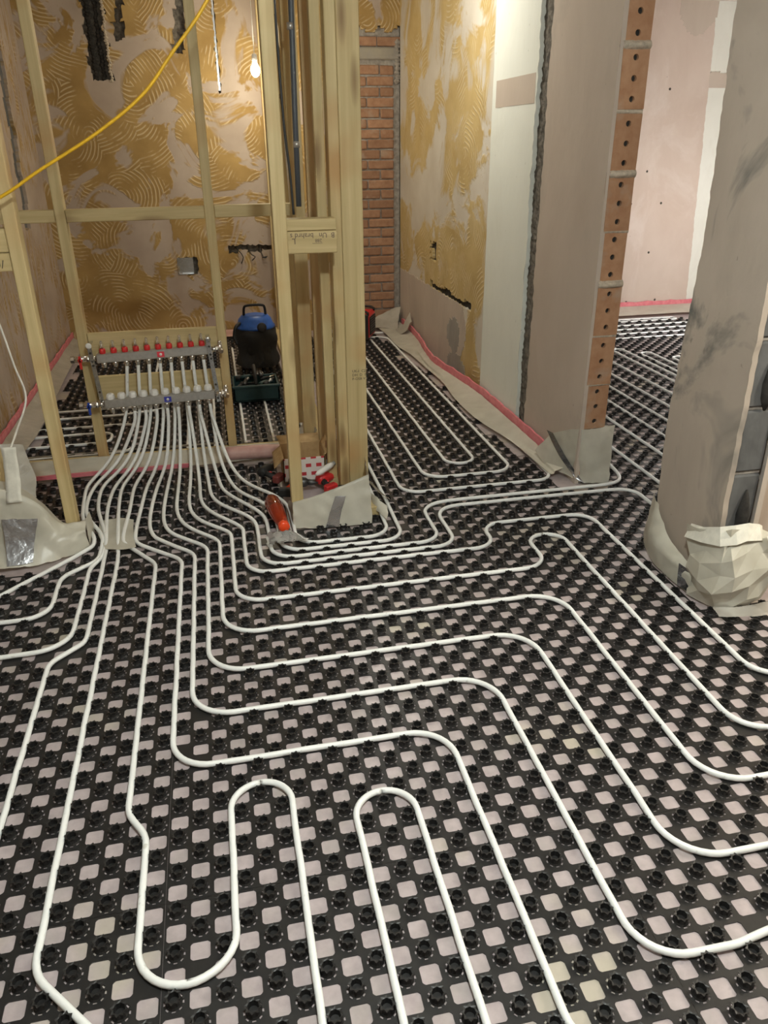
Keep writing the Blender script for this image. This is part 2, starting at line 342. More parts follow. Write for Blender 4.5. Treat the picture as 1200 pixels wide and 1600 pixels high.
# left wall: masonry with a plaster skin; a strip of bare grey block shows in a cut
wl = shell('wall_left', XL-0.14, XL-0.022, 2.1, 6.1, 0, ZC, mat='block_grey')
def keep_left(y, z):
    if inr(z, 0.98, 2.6) and inr(y-0.13*(z-1.0)-0.02*math.sin(z*17), 5.03, 5.21): return False
    return True
skin('plaster_skin', 'yz-', XL, 2.1, YB, 0, ZC, keep_left, 0.022, 'adhesive_left', wl, 0.03)
# back wall
wb = shell('wall_back', XL-0.14, XR+0.02, YB+0.05, YB+0.2, 0, ZC, mat='debris')
def keep_back(x, z):
    if x > 1.235+0.012*math.sin(z*23) and z < 2.30+0.02*math.sin(x*40): return False
    if z > 1.95 and inr(x+0.012*math.sin(z*31), -0.745, -0.60): return False
    if inr(z, 2.20, 2.55) and inr(x-0.22*max(0, z-2.25), -0.545, -0.49): return False
    if inr(z, 2.20, 2.32) and inr(x, -0.56, -0.455) and x+0.9*z > 1.53: return False
    if z > 2.12 and inr(x-0.17*(z-2.12), -0.14, -0.055): return False
    if z > 1.87 and inr(x, 0.172, 0.205): return False
    if inr(x, -0.285, -0.115) and inr(z, 0.52, 0.665): return False
    if inr(x, 0.14, 0.51) and inr(z, 0.69+0.015*math.sin(x*30), 0.75): return False
    return True
skin('plaster_skin', 'xz', YB, XL, XR, 0, ZC, keep_back, 0.05, 'adhesive_back', wb, 0.02)
mb = MB()
for i in range(26):
    z = 1.96+i*0.023
    for x, wd in ((-0.715, 0.03), (-0.66, 0.022)): mb.lathe((x+0.012*hashn(i, 1), YB+0.035, z), [(0.006, -0.02), (wd*(0.6+0.5*hashn(i, x)), 0), (0.006, 0.02)], 7, smooth=False)
mb.build('chase_rubble', 'dark_void', wb)
mb = MB()
for i in range(30): mb.lathe((-0.605+0.012*hashn(i, 4), YB+0.004, 1.945+i*0.02), [(0.003, -0.014), (0.010+0.010*hashn(i, 9), 0), (0.003, 0.014)], 6, smooth=False, axis=(0.4*(hashn(i, 2)-0.5), -0.3, 1))
mb.build('foam_lumps', 'mortar_pale', wb)
MB().box(0.178, 0.20, YB+0.012, YB+0.03, 1.88, 2.54, 0.003).build('cable_capping', 'zinc', wb)
mb = MB(); mb.box(-0.285, -0.155, YB+0.04, YB+0.045, 0.53, 0.655).box(-0.285, -0.28, YB-0.004, YB+0.045, 0.53, 0.655).box(-0.16, -0.155, YB-0.004, YB+0.045, 0.53, 0.655).box(-0.285, -0.155, YB-0.004, YB+0.045, 0.525, 0.53).box(-0.285, -0.155, YB-0.004, YB+0.045, 0.655, 0.66)
mb.build('socket_box', 'zinc', wb)
mb = MB()
for q in range(3): mb.tube(catmull([(0.20+0.1*q, YB+0.03, 0.73), (0.23+0.1*q, YB-0.03, 0.70-0.03*q), (0.26+0.1*q, YB-0.025, 0.65), (0.24+0.09*q, YB-0.02, 0.60+0.02*q)]), 0.004, 6)
mb.build('cable_tail', 'cable_black', wb)
# bare brick panel at the end of the corridor, brick by brick
MB().box(1.22, XR, YB+0.030, YB+0.05, 0, 2.32).build('mortar_bed', 'mortar', wb)
bl, bh, cz = 0.215, 0.065, 0.0
bmeshes = []
for q in range(5):
    t = MB(); Lq = bl*(1 if q < 4 else 0.5); t.box(-Lq/2, Lq/2, -0.012, 0.03, -bh/2, bh/2, 0.006)
    for i in range(len(t.v)): t.v[i] = tuple(c_+0.0045*(hashn(i, q, c_)-0.5) for c_ in t.v[i])
    me = bpy.data.meshes.new('brick'); me.from_pydata(t.v, [], t.f); me.materials.append(M['brick_red']); bmeshes.append((me, Lq))
for row in range(27):
    z = 0.04+row*0.0765
    if z > 2.06: break
    x = 1.235 if row % 2 == 0 else 1.235-0.113
    k_ = 0
    while x < 1.60:
        half = (x+bl > 1.615) or (x < 1.23)
        me, Lq = bmeshes[4 if half else (row*3+k_) % 4]
        xx = max(x, 1.235) if half else x
        if xx+Lq < XR+0.02:
            link('brick', me, wb, (0, 0, 0)).location = (xx+Lq/2, YB+0.022+0.006*hashn(row, k_), z+0.004*(hashn(row, k_, 3)-0.5))
        x = xx+Lq+0.011; k_ += 1
for i, x in enumerate((1.25, 1.47)):
    me, Lq = bmeshes[i]; link('brick', me, wb, (0, 0, 0)).location = (x+Lq/2-0.03, YB+0.02, 2.225)
MB().box(1.22, 1.61, YB-0.008, YB+0.03, 2.10, 2.185, 0.008).build('concrete_lintel', 'concrete', wb)
mb = MB()
for i in range(10):
    z = 1.95+0.03*i; mb.lathe((1.595+0.012*hashn(i), YB+0.012, z), [(0.008, -0.022), (0.028, 0), (0.008, 0.022)], 7, smooth=False)
mb.build('mortar_lumps', 'mortar', wb)

# right wall: brick core, three kinds of face, chase between them, cut end showing bricks
wr = shell('wall_right', XR+0.02, XR+0.115, YE+0.012, YB+0.12, 0, ZC, mat='dark_void')
def keep_r1(y, z):
    if inr(y, 4.74, 5.0) and inr(z, 0.68, 0.87) and hashn(round(y*30), round(z*30)) > 0.12: return not (inr(y, 4.78, 4.97) and inr(z, 0.71, 0.84))
    if inr(y, 3.92, 4.95) and inr(z, 0.50, 0.548+0.012*math.sin(y*13)): return False
    return True
skin('adhesive_plaster', 'yz+', XR, 3.66, YB, 0, ZC, keep_r1, 0.02, 'adhesive_right', wr, 0.02)
skin('lower_plaster', 'yz+', XR-0.003, 3.93, YB-0.004, 0, 0.53, lambda y, z: z < 0.505 and y > 4.06+0.05*math.sin(z*14), 0.004, 'plaster_pink', wr, 0.02)
skin('damp_patch', 'yz+', XR-0.005, 3.95, 4.5, 0.02, 0.42, lambda y, z: ((y-4.28)/0.15)**2+((z-0.27)/0.12)**2 < 1+0.25*math.sin(9*y+20*z) or ((y-4.2)/0.22)**2+((z-0.06)/0.1)**2 < 1, 0.004, 'concrete', wr, 0.02)
skin2('white_board', 'yz+', XR-0.006, lambda z: 3.02+jag(z, 1, 2), lambda z: 3.66, 0.04, ZC, 0.026, 'board_white', wr)
skin('board_patch', 'yz+', XR-0.0075, 3.04, 3.60, 1.67, 1.80, lambda y, z: True, 0.002, 'plaster_pink', wr, 0.02, 0.002)
skin2('pink_plaster', 'yz+', XR, lambda z: YE, lambda z: 2.90+jag(z, 3, 2), 0, ZC, 0.02, 'plaster_pink', wr)
mb = MB(); mb.grid(lambda a, b: (XR+0.011+0.008*hashn(round(a*9), round(b*170)), 2.87+0.175*a, b*ZC), 9, 170, False)
mb.build('chase_mortar', 'debris', wr)
skin('rear_plaster', 'yz-', XR+0.135, YE+0.03, YB, 0, ZC, lambda y, z: True, 0.02, 'plaster_white', wr, 0.1, 0.004)
# plaster edge bead and the perforated bricks of the cut end
mb = MB(); mb.grid(lambda a, b: (XR+0.002+0.012*a+0.003*sn(b*30, a*3), YE+0.012*a-0.004*math.sin(a*3.1), b*ZC), 4, 60); mb.build('plaster_edge', 'plaster_white', wr)
def holed_brick(w_, h_, d_, holes):
    t = MB(); n = 16; zs = np.linspace(-h_/2, h_/2, holes+1)
    for q in range(holes):
        z0, z1 = zs[q], zs[q+1]; zc = (z0+z1)/2; rr = 0.0115; ring = []; inner = []; deep = []
        for j in range(n):
            th = 2*math.pi*(j+0.5)/n; cx, cz_ = math.cos(th), math.sin(th); m_ = max(abs(cx), abs(cz_))
            ring.append((cx/m_*w_/2, 0, zc+cz_/m_*(z1-z0)/2)); inner.append((cx*rr, 0, zc+cz_*rr)); deep.append((cx*rr*0.9, 0.045, zc+cz_*rr*0.9))
        corners = [(w_/2, 0, z1), (-w_/2, 0, z1), (-w_/2, 0, z0), (w_/2, 0, z0)]
        b = len(t.v); t.v += ring+inner+deep+corners
        for j in range(n):
            j2 = (j+1) % n; t.f += [(b+j, b+n+j, b+n+j2, b+j2), (b+n+j, b+2*n+j, b+2*n+j2, b+n+j2)]; t.sm += [False, True]
        t.f.append(tuple(b+2*n+j for j in range(n))); t.sm.append(False)
        for ci, j in enumerate((1, 5, 9, 13)): t.f.append((b+j, b+j+1, b+3*n+ci)); t.sm.append(False)
    vs = [(x, y, z) for x in (-w_/2, w_/2) for y in (0, d_) for z in (-h_/2, h_/2)]
    t.add(vs, [(0, 1, 3, 2), (4, 6, 7, 5), (2, 3, 7, 6), (0, 2, 6, 4), (1, 5, 7, 3)])
    return t
hb3 = holed_brick(0.112, 0.215, 0.09, 3); me3 = bpy.data.meshes.new('perforated_brick'); me3.from_pydata(hb3.v, [], hb3.f); me3.materials.append(M['brick_orange'])
for i, z in enumerate((0.15, 0.385, 0.60, 0.825, 1.05, 1.265, 1.49, 1.72, 1.945, 2.17, 2.40)):
    o = link('perforated_brick', me3, wr, (0, 0, 0)); o.location = (XR+0.070+0.004*(hashn(i, 5)-0.5), YE-0.004+0.008*hashn(i, 6), z); o.rotation_euler = (0.02*(hashn(i, 8)-0.5), 0.03*(hashn(i, 7)-0.5), 0)
for i, z in enumerate((0.265, 0.492, 0.712, 0.937, 1.157, 1.377, 1.605, 1.832, 2.057, 2.285)):
    t = MB(); big = i in (3, 5, 7); n_ = 9
    t.grid(lambda a, b: (XR+0.012+0.116*a, YE+0.004-(0.026 if big else 0.008)*math.sin(math.pi*min(1, max(0, b)))*(0.6+0.4*math.sin(math.pi*a))+0.003*sn(a*20, b*9+i), z+(b-0.5)*(0.036 if big else 0.02)), n_, 5)
    t.build('mortar_joint', 'mortar_pale', wr)

# pier between the two openings
pr = shell('wall_pier', XR+0.02, XR+0.13, YP0+0.03, YP1-0.01, 0, ZC, mat='concrete')
skin2('pier_plaster', 'yz+', XR, lambda z: YP0+jag(z, 7, 0.6), lambda z: YP1+0.03*math.sin(z*3.1+0.4)*math.sin(z*1.7)+jag(z, 9, 1.0), 0, ZC, 0.02, 'plaster_pier', pr)
skin('side_plaster', 'xz-', YP1-0.004, XR+0.02, XR+0.15, 0, ZC, lambda x, z: True, 0.006, 'plaster_pink', pr, 0.03, 0.003)
skin('rear_plaster', 'yz-', XR+0.15, YP0, YP1, 0, ZC, lambda y, z: True, 0.02, 'plaster_pink', pr, 0.04, 0.004)
for i in range(11):                           # aerated blocks laid flat in the cut end
    z0 = 0.04+i*0.225
    MB().box(XR+0.022, XR+0.128, YP0+0.012, YP0+0.05, z0+0.006, z0+0.219, 0.006).build('block', 'block_grey', pr)
    MB().box(XR+0.022, XR+0.128, YP0+0.02, YP0+0.045, z0-0.006, z0+0.006, 0.002).build('mortar_joint', 'mortar', pr)
for z in (0.34, 0.80): MB().lathe((XR+0.085, YP0+0.008, z), [(0.004, -0.09), (0.02, -0.05), (0.024, 0), (0.012, 0.06), (0.003, 0.09)], 9).build('void', 'dark_void', pr)

# far room and side room shells
shell('wall_far', XR+0.1, 5.2, YB+0.03, YB+0.2, 0, ZC, mat='plaster_white')
wf = bpy.data.objects['wall_far']
skin2('pink_plaster', 'xz', YB+0.018, lambda z: XR+0.14, lambda z: 4.36+0.055*(2.4-z)+jag(z, 4, 0.8), 0, ZC, 0.014, 'plaster_far', wf)
skin('fixing_patch', 'xz', YB+0.024, 4.36, 4.62, 1.91, 2.05, lambda x, z: x > 4.38 and z < 2.03+0.012*math.sin(x*40), 0.008, 'plaster_pink', wf, 0.015, 0.003)
skin('top_patch', 'xz', YB+0.0165, 4.02, 4.37, 2.28, ZC, lambda x, z: z > 2.30+1.6*(x-4.2)**2*3, 0.002, 'plaster_pink', wf, 0.015, 0.004)
for i, (x, z) in enumerate(((3.72, 0.72), (3.85, 0.10), (4.15, 0.11), (4.02, 0.55), (4.02, 1.90), (4.08, 0.98), (3.78, 0.98), (3.9, 1.25))):
    MB().lathe((x, YB+0.0175, z), [(0.001, -0.004), (0.011, 0), (0.001, 0.002)], 8, axis=(0, -1, 0)).build('screw_hole', 'ink', wf)
shell('wall_far_right', 5.2, 5.3, 1.3, 6.2, 0, ZC, mat='plaster_white')
shell('wall_divider', XR+0.155, 5.2, 1.30, 1.40, 0, ZC, mat='plaster_pink')
shell('wall_side_right', 4.2, 4.3, -2.6, 1.3, 0, ZC, mat='plaster_white')

# ------------------------------------------------------------------ manifold
MX0, MX1 = -0.578, -0.052
def barz(x, lower): t = (x-MX0)/(MX1-MX0); return (0.371+0.014*t) if lower else (0.586+0.012*t)
YU, YLo = 2.905, 2.865
portx = [MX0+0.030+i*(MX1-MX0-0.06)/9 for i in range(10)]
man = thing('heating_manifold', (-0.315, 2.90, 0.30), 'ten-port steel underfloor heating manifold with red flow meters between two timber studs', 'manifold')
tilt = Matrix.Rotation(-0.024, 3, 'Y')
for lower in (0, 1):
    yc = YLo if lower else YU; zc = barz((MX0+MX1)/2, lower); off = 0.008 if lower else 0.0
    mb = MB().box(MX0+off, MX1+off, yc-0.019, yc+0.019, zc-0.021, zc+0.021, 0.004, tilt); bar = mb.build('return_bar' if lower else 'flow_bar', 'steel', man)
    lab = MB().box(-0.297+off, -0.263+off, yc-0.0205, yc-0.0188, zc-0.013, zc+0.013); lab.build('badge', 'label_blue' if lower else 'label_red', bar)
    MB().lathe((-0.280+off, yc-0.0206, zc), [(0.007, 0), (0.007, 0.0006)], 10, axis=(0, -1, 0)).build('badge_print', 'plastic_print', bar)
for i, x in enumerate(portx):
    z = barz(x, 0)+0.021
    fm = MB().lathe((x, YU, z-0.001), [(0.0135, 0), (0.0145, 0.004), (0.0145, 0.018), (0.0115, 0.024), (0.009, 0.026)], 14, lobes=0.05).build('flow_meter', 'red_plastic', man)
    MB().lathe((x, YU, z+0.024), [(0.0078, 0), (0.0078, 0.026), (0.006, 0.033), (0.002, 0.036)], 12).build('sight_glass', 'clear_tube', fm)
    MB().cyl((x, YU, z+0.024), (x, YU, z+0.052), 0.0024, 8).build('indicator', 'nickel', fm)
    x2 = x+0.008; z2 = barz(x, 1)+0.021
    cp = MB().lathe((x2, YLo, z2-0.001), [(0.014, 0), (0.019, 0.003), (0.0195, 0.016), (0.016, 0.027), (0.011, 0.030)], 12, lobes=0.035, smooth=False).build('valve_cap', 'white_plastic', man)
    for (xx, yy, zz) in ((x, YU, barz(x, 0)-0.021), (x2, YLo, barz(x, 1)-0.021)):
        MB().lathe((xx, yy, zz+0.001), [(0.010, 0), (0.0135, -0.003), (0.0135, -0.014), (0.0105, -0.016), (0.0105, -0.022), (0.009, -0.027)], 12, lobes=0.03).build('pipe_connector', 'nickel', man)
for sx, x in ((-1, MX0-0.012), (1, MX1+0.012)):
    mb = MB(); lean = 0.03 if sx < 0 else 0.035
    rot = Matrix.Rotation(-lean*2.2, 3, 'Y')
    mb.box(x-0.010, x+0.010, YU-0.036, YU-0.032, 0.335, 0.665, 0.0, rot, (x, YU, 0.5))
    mb.box(x-0.010, x+0.010, YU-0.036, YU+0.05, 0.655, 0.660, 0.0, rot, (x, YU, 0.5)).box(x-0.010, x+0.010, YU-0.036, YU+0.05, 0.335, 0.340, 0.0, rot, (x, YU, 0.5))
    br = mb.build('bracket', 'zinc', man)
    for zz in (0.36, 0.385, 0.43, 0.56, 0.58, 0.62):
        xx = x-0.066*(zz-0.5); MB().cyl((xx, YU-0.0362, zz), (xx, YU-0.0372, zz), 0.0055, 8).build('slot', 'ink', br)
    MB().lathe((x-0.066*0.16, YU-0.036, 0.655), [(0.014, 0), (0.014, 0.004), (0.006, 0.006)], 10, axis=(0, -1, 0)).build('clip', 'white_plastic' if sx < 0 else 'zinc', br)
def ball_valve(x, z, y, mat, hmat):
    v_ = MB().cyl((x+0.05, y, z), (x+0.02, y, z), 0.012).lathe((x+0.022, y, z), [(0.016, 0), (0.018, 0.006), (0.016, 0.014)], 8, axis=(-1, 0, 0), smooth=False).cyl((x+0.01, y, z), (x-0.05, y, z), 0.0155).lathe((x-0.048, y, z), [(0.018, 0), (0.018, 0.016), (0.012, 0.018)], 8, axis=(-1, 0, 0), smooth=False).cyl((x-0.018, y, z), (x-0.018, y-0.026, z), 0.008)
    b_ = v_.build('ball_valve', mat, man)
    h_ = MB().lathe((x-0.018, y-0.026, z), [(0.010, 0), (0.012, 0.004), (0.009, 0.010)], 10, axis=(0, -1, 0))
    h_.box(x-0.024, x-0.012, y-0.036, y-0.028, z-0.042, z+0.022, 0.003); h_.build('lever', hmat, b_)
ball_valve(MX0-0.055, barz(MX0, 0), YU, 'nickel', 'red_plastic'); ball_valve(MX0-0.045, barz(MX0, 1), YLo, 'nickel', 'blue_handle')
for lower in (0, 1):
    y = YLo if lower else YU; z = barz(MX1, lower); x = MX1+(0.008 if lower else 0)
    e = MB().cyl((x, y, z), (x+0.05, y, z), 0.013).lathe((x+0.03, y, z), [(0.017, 0), (0.019, 0.005), (0.017, 0.014)], 8, axis=(1, 0, 0), smooth=False).cyl((x+0.055, y, z-0.02), (x+0.055, y, z+0.03), 0.012).lathe((x+0.055, y, z+0.028), [(0.009, 0), (0.011, 0.008), (0.004, 0.014)], 10).lathe((x+0.055, y-0.008, z-0.006), [(0.012, 0), (0.014, 0.01), (0.010, 0.02)], 8, axis=(0.3, -1, -0.2), smooth=False)
    e.build('end_fitting', 'nickel', man)

# ------------------------------------------------------------------ heating pipes, one thing for each run
PATH = {}                                     # where pipes lie: a castellation right under a pipe is trodden down
PZ, PR = 0.0128, 0.0082
def route(P, rad=2.0, z=PZ):
    q = fillet([(a*G, b*G, 0) for a, b in P], rad*G); out = []
    for i in range(len(q)-1):
        n = max(1, int((q[i+1]-q[i]).length/0.035))
        for j in range(n): out.append(q[i].lerp(q[i+1], j/n))
    out.append(q[-1])
    return [Vector((p.x+0.0011*sn(p.x*14, p.y*11), p.y+0.0011*sn(p.y*13, p.x*9, 2), z)) for p in out]
def pipe(P, label, rad=2.0, head=None, r=PR, group='white heating pipe runs'):
    pts = route(P, rad)
    if head:
        h = catmull(head+[pts[0], pts[1]], 0.02); pts = h[:-1]+pts[1:]; n0 = len(head)
        fine = [pts[0]]
        for a, b in zip(pts, pts[1:]):
            m_ = max(1, int((b-a).length/0.018)) if b.y > 1.75 else 1
            fine += [a.lerp(b, (q+1)/m_) for q in range(m_)]
        pts = fine
        for p in pts:
            if p.z < 0.034 and p.y > 1.95: t = min(1, (p.y-1.95)/0.25); t = t*t*(3-2*t); p.z = max(p.z, PZ+0.0155*t)
        for _ in range(60):
            q = [p.copy() for p in pts]
            for i in range(3, len(pts)-1):
                wgt = min(1.0, max(0.0, (pts[i].y-2.05)/0.2))*0.5
                if wgt > 0 and pts[i].z < 0.25: q[i] = pts[i].lerp((pts[i-1]+pts[i+1])/2, wgt)
            pts = q
    for a, b in zip(pts, pts[1:]):
        if a.z < 0.020:
            for q in range(3): c_ = a.lerp(b, q/3); PATH.setdefault((round(c_.x/G), round(c_.y/G)), []).append((c_.x, c_.y))
    loc = (pts[-1].x, pts[-1].y, 0.0)
    return MB().tube(pts, r, 12).build('heating_pipe', 'pipe_white', None, loc, label, 'pipe', group)
x720 = [-11.7, -10.7, -9.8, -9.1, -8.6, -7.7, -6.9, -6.1, -5.6, -4.9, -3.9, -3.3, -2.6, -1.8, -1.1, -0.4]
y720 = [58.1-0.18*i for i in range(16)]
x760 = [-13.9, -13.2, -12.4, -11.2, -10.5, -9.4, -8.1, -7.1, -6.1, -5.1, -4.0, -3.1, -2.2, -1.1, -0.1, 1.1]
y760 = [54.1-0.235*i for i in range(16)]
def head(i):
    kx = i//2+2; up = i % 2 == 0; x = portx[kx]+(0 if up else 0.008); xm = x720[i]*G
    if up: pts = [(x, YU, barz(x, 0)-0.040), (x*0.9+xm*0.1, 2.915, 0.46), (x*0.75+xm*0.25, 2.922, 0.33)]
    else: pts = [(x, YLo, barz(x, 1)-0.040), (x*0.9+xm*0.1, YLo, 0.27)]
    pts += [(x*0.35+xm*0.65, 2.885 if up else 2.86, 0.16), (xm, y720[i]*G-0.03, 0.062), (x760[i]*G, y760[i]*G, PZ+0.012)]
    return pts
RT = [
 ([(-13.6, 50.5), (-13.2, 44.8), (-11.6, 42.6), (-11.7, 40.8), (-17.5, 34.3), (-24, 28.0)], 1.2, 'pipe hugging the wrapped left nib and leaving the frame highest on the left edge'),
 ([(-13.3, 48.0), (-12.9, 46.0), (-11.0, 42.6), (-11.0, 38.4), (-13.5, 36.2), (-13.5, 30.6), (-26, 30.2)], 1.8, 'second pipe from the left nib, leaving the frame just under the topmost one'),
 ([(-12.2, 47.8), (-10.7, 42.0), (-10.8, 38.8), (-11.5, 37.2), (-11.5, 26.4), (-26, 25.6)], 2.2, 'third pipe from the left nib, curving left below the two higher ones'),
 ([(-11.3, 47.6), (-10.6, 40.0), (-10.5, 26.8), (-12.5, 24.8), (-12.5, 4.0)], 1.5, 'leftmost lengthwise pipe, stepping left once and running off the left edge low down'),
 ([(-10.3, 47.3), (-9.5, 38.0), (-9.5, 3.2), (-5.0, -1.6)], 2.0, 'straight pipe second from left that bends right at the bottom left corner'),
 ([(-9.2, 47.1), (-9.5, 41.2), (-6.5, 36.8), (-6.5, 10.9), (-5.5, 9.3), (-5.5, 1.5), (-1.5, 1.5), (-1.5, 11.6), (1.5, 11.6), (1.5, -8.0)], 2.0, 'pipe making a low U loop then a tall arch in the left foreground'),
 ([(-8.3, 46.9), (-8.5, 40.8), (-4.5, 37.0), (-4.5, 13.5), (10.5, 13.5), (10.5, -3.6), (13.0, -6.0)], 2.2, 'innermost of the nested right-angle pipes, turning down through the middle foreground'),
 ([(-7.4, 46.6), (-7.4, 41.8), (-3.5, 37.8), (-3.5, 17.5), (14.5, 17.5), (14.5, -1.5), (18.6, -1.6), (21.0, -1.2), (27, -1.5)], 2.4, 'second nested right-angle pipe, swinging right in the bottom right corner'),
 ([(-6.3, 46.4), (-6.2, 42.2), (-2.5, 38.8), (-2.5, 21.5), (18.5, 21.5), (18.5, 2.5), (29, 2.5)], 2.4, 'third nested right-angle pipe counted from the two foreground arches'),
 ([(-5.2, 46.1), (-5.1, 43.2), (-1.5, 39.7), (-1.5, 25.6), (22.5, 25.6), (22.5, 6.4), (33, 6.4)], 2.4, 'fourth nested right-angle pipe counted from the two foreground arches'),
 ([(-4.2, 45.9), (-4.0, 44.0), (-0.5, 40.8), (-0.5, 29.5), (23.5, 29.5), (23.5, 34.6), (26.5, 34.6), (26.5, 9.6), (36, 9.6)], 2.0, 'pipe with a small hook-shaped kink before it turns towards the right edge'),
 ([(-3.1, 45.6), (0.5, 41.6), (0.5, 33.5), (20.6, 33.5), (20.6, 37.6), (30.5, 37.6), (30.5, 14.6), (35.5, 11.0)], 1.8, 'outermost pipe passing closest to the wrapped right pier'),
 ([(-2.2, 46.8), (1.7, 43.0), (1.7, 34.5), (17.6, 34.5), (17.6, 41.5), (37.0, 41.5), (37.0, 30.5)], 1.8, 'pipe through the doorway that turns towards the camera behind the right pier'),
 ([(-1.5, 49.0), (2.6, 44.0), (2.6, 35.5), (16.5, 35.5), (16.5, 42.5), (37.4, 42.5), (37.4, 80.0)], 1.8, 'pipe through the doorway that turns away behind the brick wall end'),
 ([(-0.2, 50.2), (0.2, 48.4), (3.4, 45.4), (3.5, 36.5), (13.6, 36.5), (13.6, 66.0)], 1.8, 'second pipe round the wrapped nib under the double post, running into the corridor'),
 ([(1.1, 50.5), (4.8, 45.9), (4.8, 37.5), (12.6, 37.5), (12.6, 60.0)], 1.8, 'tightest pipe round the wrapped nib under the double post'),
]
for i, (P, rad, lab) in enumerate(RT):
    while P[0][1] > y760[i]-1.0: P = P[1:]
    pipe([(x760[i], y760[i])]+P, lab, rad, head(i))
pipe([(4.5, -10), (4.5, 9.7), (7.5, 9.7), (7.5, -10)], 'separate arch-shaped pipe loop in the centre foreground')
pipe([(15.7, 112), (15.6, 45.5), (30.8, 45.5), (30.8, 113.0), (24, 113.0)], 'outermost long loop in the corridor beside the double post', 1.8)
pipe([(18.6, 111), (18.6, 48.5), (27.7, 48.5), (27.8, 109.8), (23.2, 110.2)], 'middle long loop in the corridor beside the double post', 2.0)
pipe([(21.7, 111), (21.7, 51.5), (24.8, 51.5), (24.8, 108.5)], 'innermost narrow loop in the corridor beside the double post', 1.6)
# far room: lengthwise runs and rows across the far end
for i, (xa, xb, ye, lab) in enumerate((
    (40.2, 44.3, 96, 'nearest long loop beyond the doorway'), (47.5, 50.6, 95, 'second long loop beyond the doorway'), (53.7, 56.9, 94, 'third long loop beyond the doorway, near the pier'))):
    pipe([(xa, 31), (xa, ye), (xb, ye), (xb, 31)], lab, 1.5)
for xa, xb, ye, lab in ((60.2, 62.0, 92, 'small hairpin beyond the doorway furthest left of three'), (63.4, 65.2, 89, 'small hairpin beyond the doorway, middle of three'), (66.8, 68.6, 85.5, 'small hairpin beyond the doorway close against the pier')):
    pipe([(xa, 40), (xa, ye), (xb, ye), (xb, 40)], lab, 0.9)
for a, b, lab in ((98.5, 101.5, 'nearest of the pipe loops lying across the far end of the far room'), (104.5, 107.5, 'middle pipe loop lying across the far end of the far room'), (110.5, 112.2, 'furthest pipe loop under the pink strip in the far room')):
    pipe([(36.5, a), (83, a), (83, b), (36.5, b)], lab, 0.85)
# back room
pipe([(-22.5, 79.2), (-9.5, 79.2), (-9.5, 108)], 'pipe highest in the left back room behind the manifold')
pipe([(-22.5, 76.3), (-12.5, 76.3), (-7.5, 77.5), (-7.5, 106)], 'pipe crossing just under the blue valve handle in the left back room', 1.5)
pipe([(-22.5, 72.5), (-10.3, 72.5), (-10.3, 62.8), (-22.5, 62.8)], 'hairpin pipe turning under the left end of the manifold')
pipe([(-22.5, 69.9), (-13.0, 69.9), (-13.0, 66.5), (-22.5, 66.5)], 'short pipe inside the hairpin in the left back room', 1.2)
pipe([(1.8, 108), (1.8, 61.4), (4.9, 61.4), (4.9, 108)], 'narrow loop coming towards the camera from under the green tool tote', 1.3)
pipe([(8.4, 61.0), (8.4, 75.8), (8.8, 80)], 'single pipe end beside the post base right of the tool tote', 1.2)
pipe([(-4.5, 108), (-4.5, 61.5), (-1.5, 61.5), (-1.5, 108)], 'narrow loop seen through the manifold pipes', 1.3)

# ------------------------------------------------------------------ castellated floor panels
def allowed(c, r):
    x, y = c*G, r*G
    if -46 <= c <= 31 and -22 <= r <= 39: pass
    elif -23 <= c <= 9 and 40 <= r <= 56: pass
    elif 10 <= c <= 31 and 40 <= r <= 44: pass
    elif 13 <= c <= 30 and 45 <= r <= 114: pass
    elif -22 <= c <= 8 and 62 <= r <= 115: pass
    elif 30 <= c <= 37 and 31 <= r <= 43: pass
    elif 36 <= c <= 84 and 29 <= r <= 113: pass
    elif 31 <= c <= 60 and -22 <= r <= 21: pass
    else: return False
    if c <= -13 and 39 <= r <= 44: return False                     # left nib
    if c <= -14 and 38 <= r <= 45: return False
    if 5 <= c <= 11 and 41 <= r <= 60: return False                 # right nib
    if c >= 12 and r > 112 and c > 30: return False
    if 13 <= c <= 31 and r > 44 and x > 1.44+max(0, 60-r)*0.0075+0.02*math.sin(r*0.9)-(0.08 if 90 < r < 101 else 0): return False
    if c >= 31 and r >= 43 and c < 36: return False
    if c > 26 and r > 106 and c <= 31: return False
    if c <= -21 and 45 < r and c < -21-math.sin(r*0.7): return False
    return True
N16 = [(j+0.5)*2*math.pi/16 for j in range(16)]
def ring_pts(fn, z): return [(fn(t)[0], fn(t)[1], z) for t in N16]
def sq(t, h=G/2): c_, s_ = math.cos(t), math.sin(t); m_ = max(abs(c_), abs(s_)); return (c_/m_*h, s_/m_*h)
def rsq(t, h=0.0182): c_, s_ = math.cos(t), math.sin(t); p = (abs(c_)**7+abs(s_)**7)**(1/7); return (c_/p*h, s_/p*h)
def quads(a, b, n=16): return [(a+j, a+(j+1) % n, b+(j+1) % n, b+j) for j in range(n)]
ZP = 0.0032
def corner_tris(base, first): return [(base+1, base+2, first), (base+5, base+6, first+1), (base+9, base+10, first+2), (base+13, base+14, first+3)]
CRN = [(G/2, G/2, ZP), (-G/2, G/2, ZP), (-G/2, -G/2, ZP), (G/2, -G/2, ZP)]
NH = [math.radians(90*q+a) for q in range(4) for a in (34, 41.5, 48.5, 56)]
def rsq2(t, h):
    a = math.degrees(t) % 90; q = round((math.degrees(t)-a)/90); k_ = 0.0058
    x, y = {34: (h, h-k_), 41: (h-0.3*k_, h-0.55*k_), 48: (h-0.55*k_, h-0.3*k_), 56: (h-k_, h)}[int(a+0.01) if int(a+0.01) in (34, 41, 48, 56) else 56]
    for _ in range(q % 4): x, y = -y, x
    return x, y
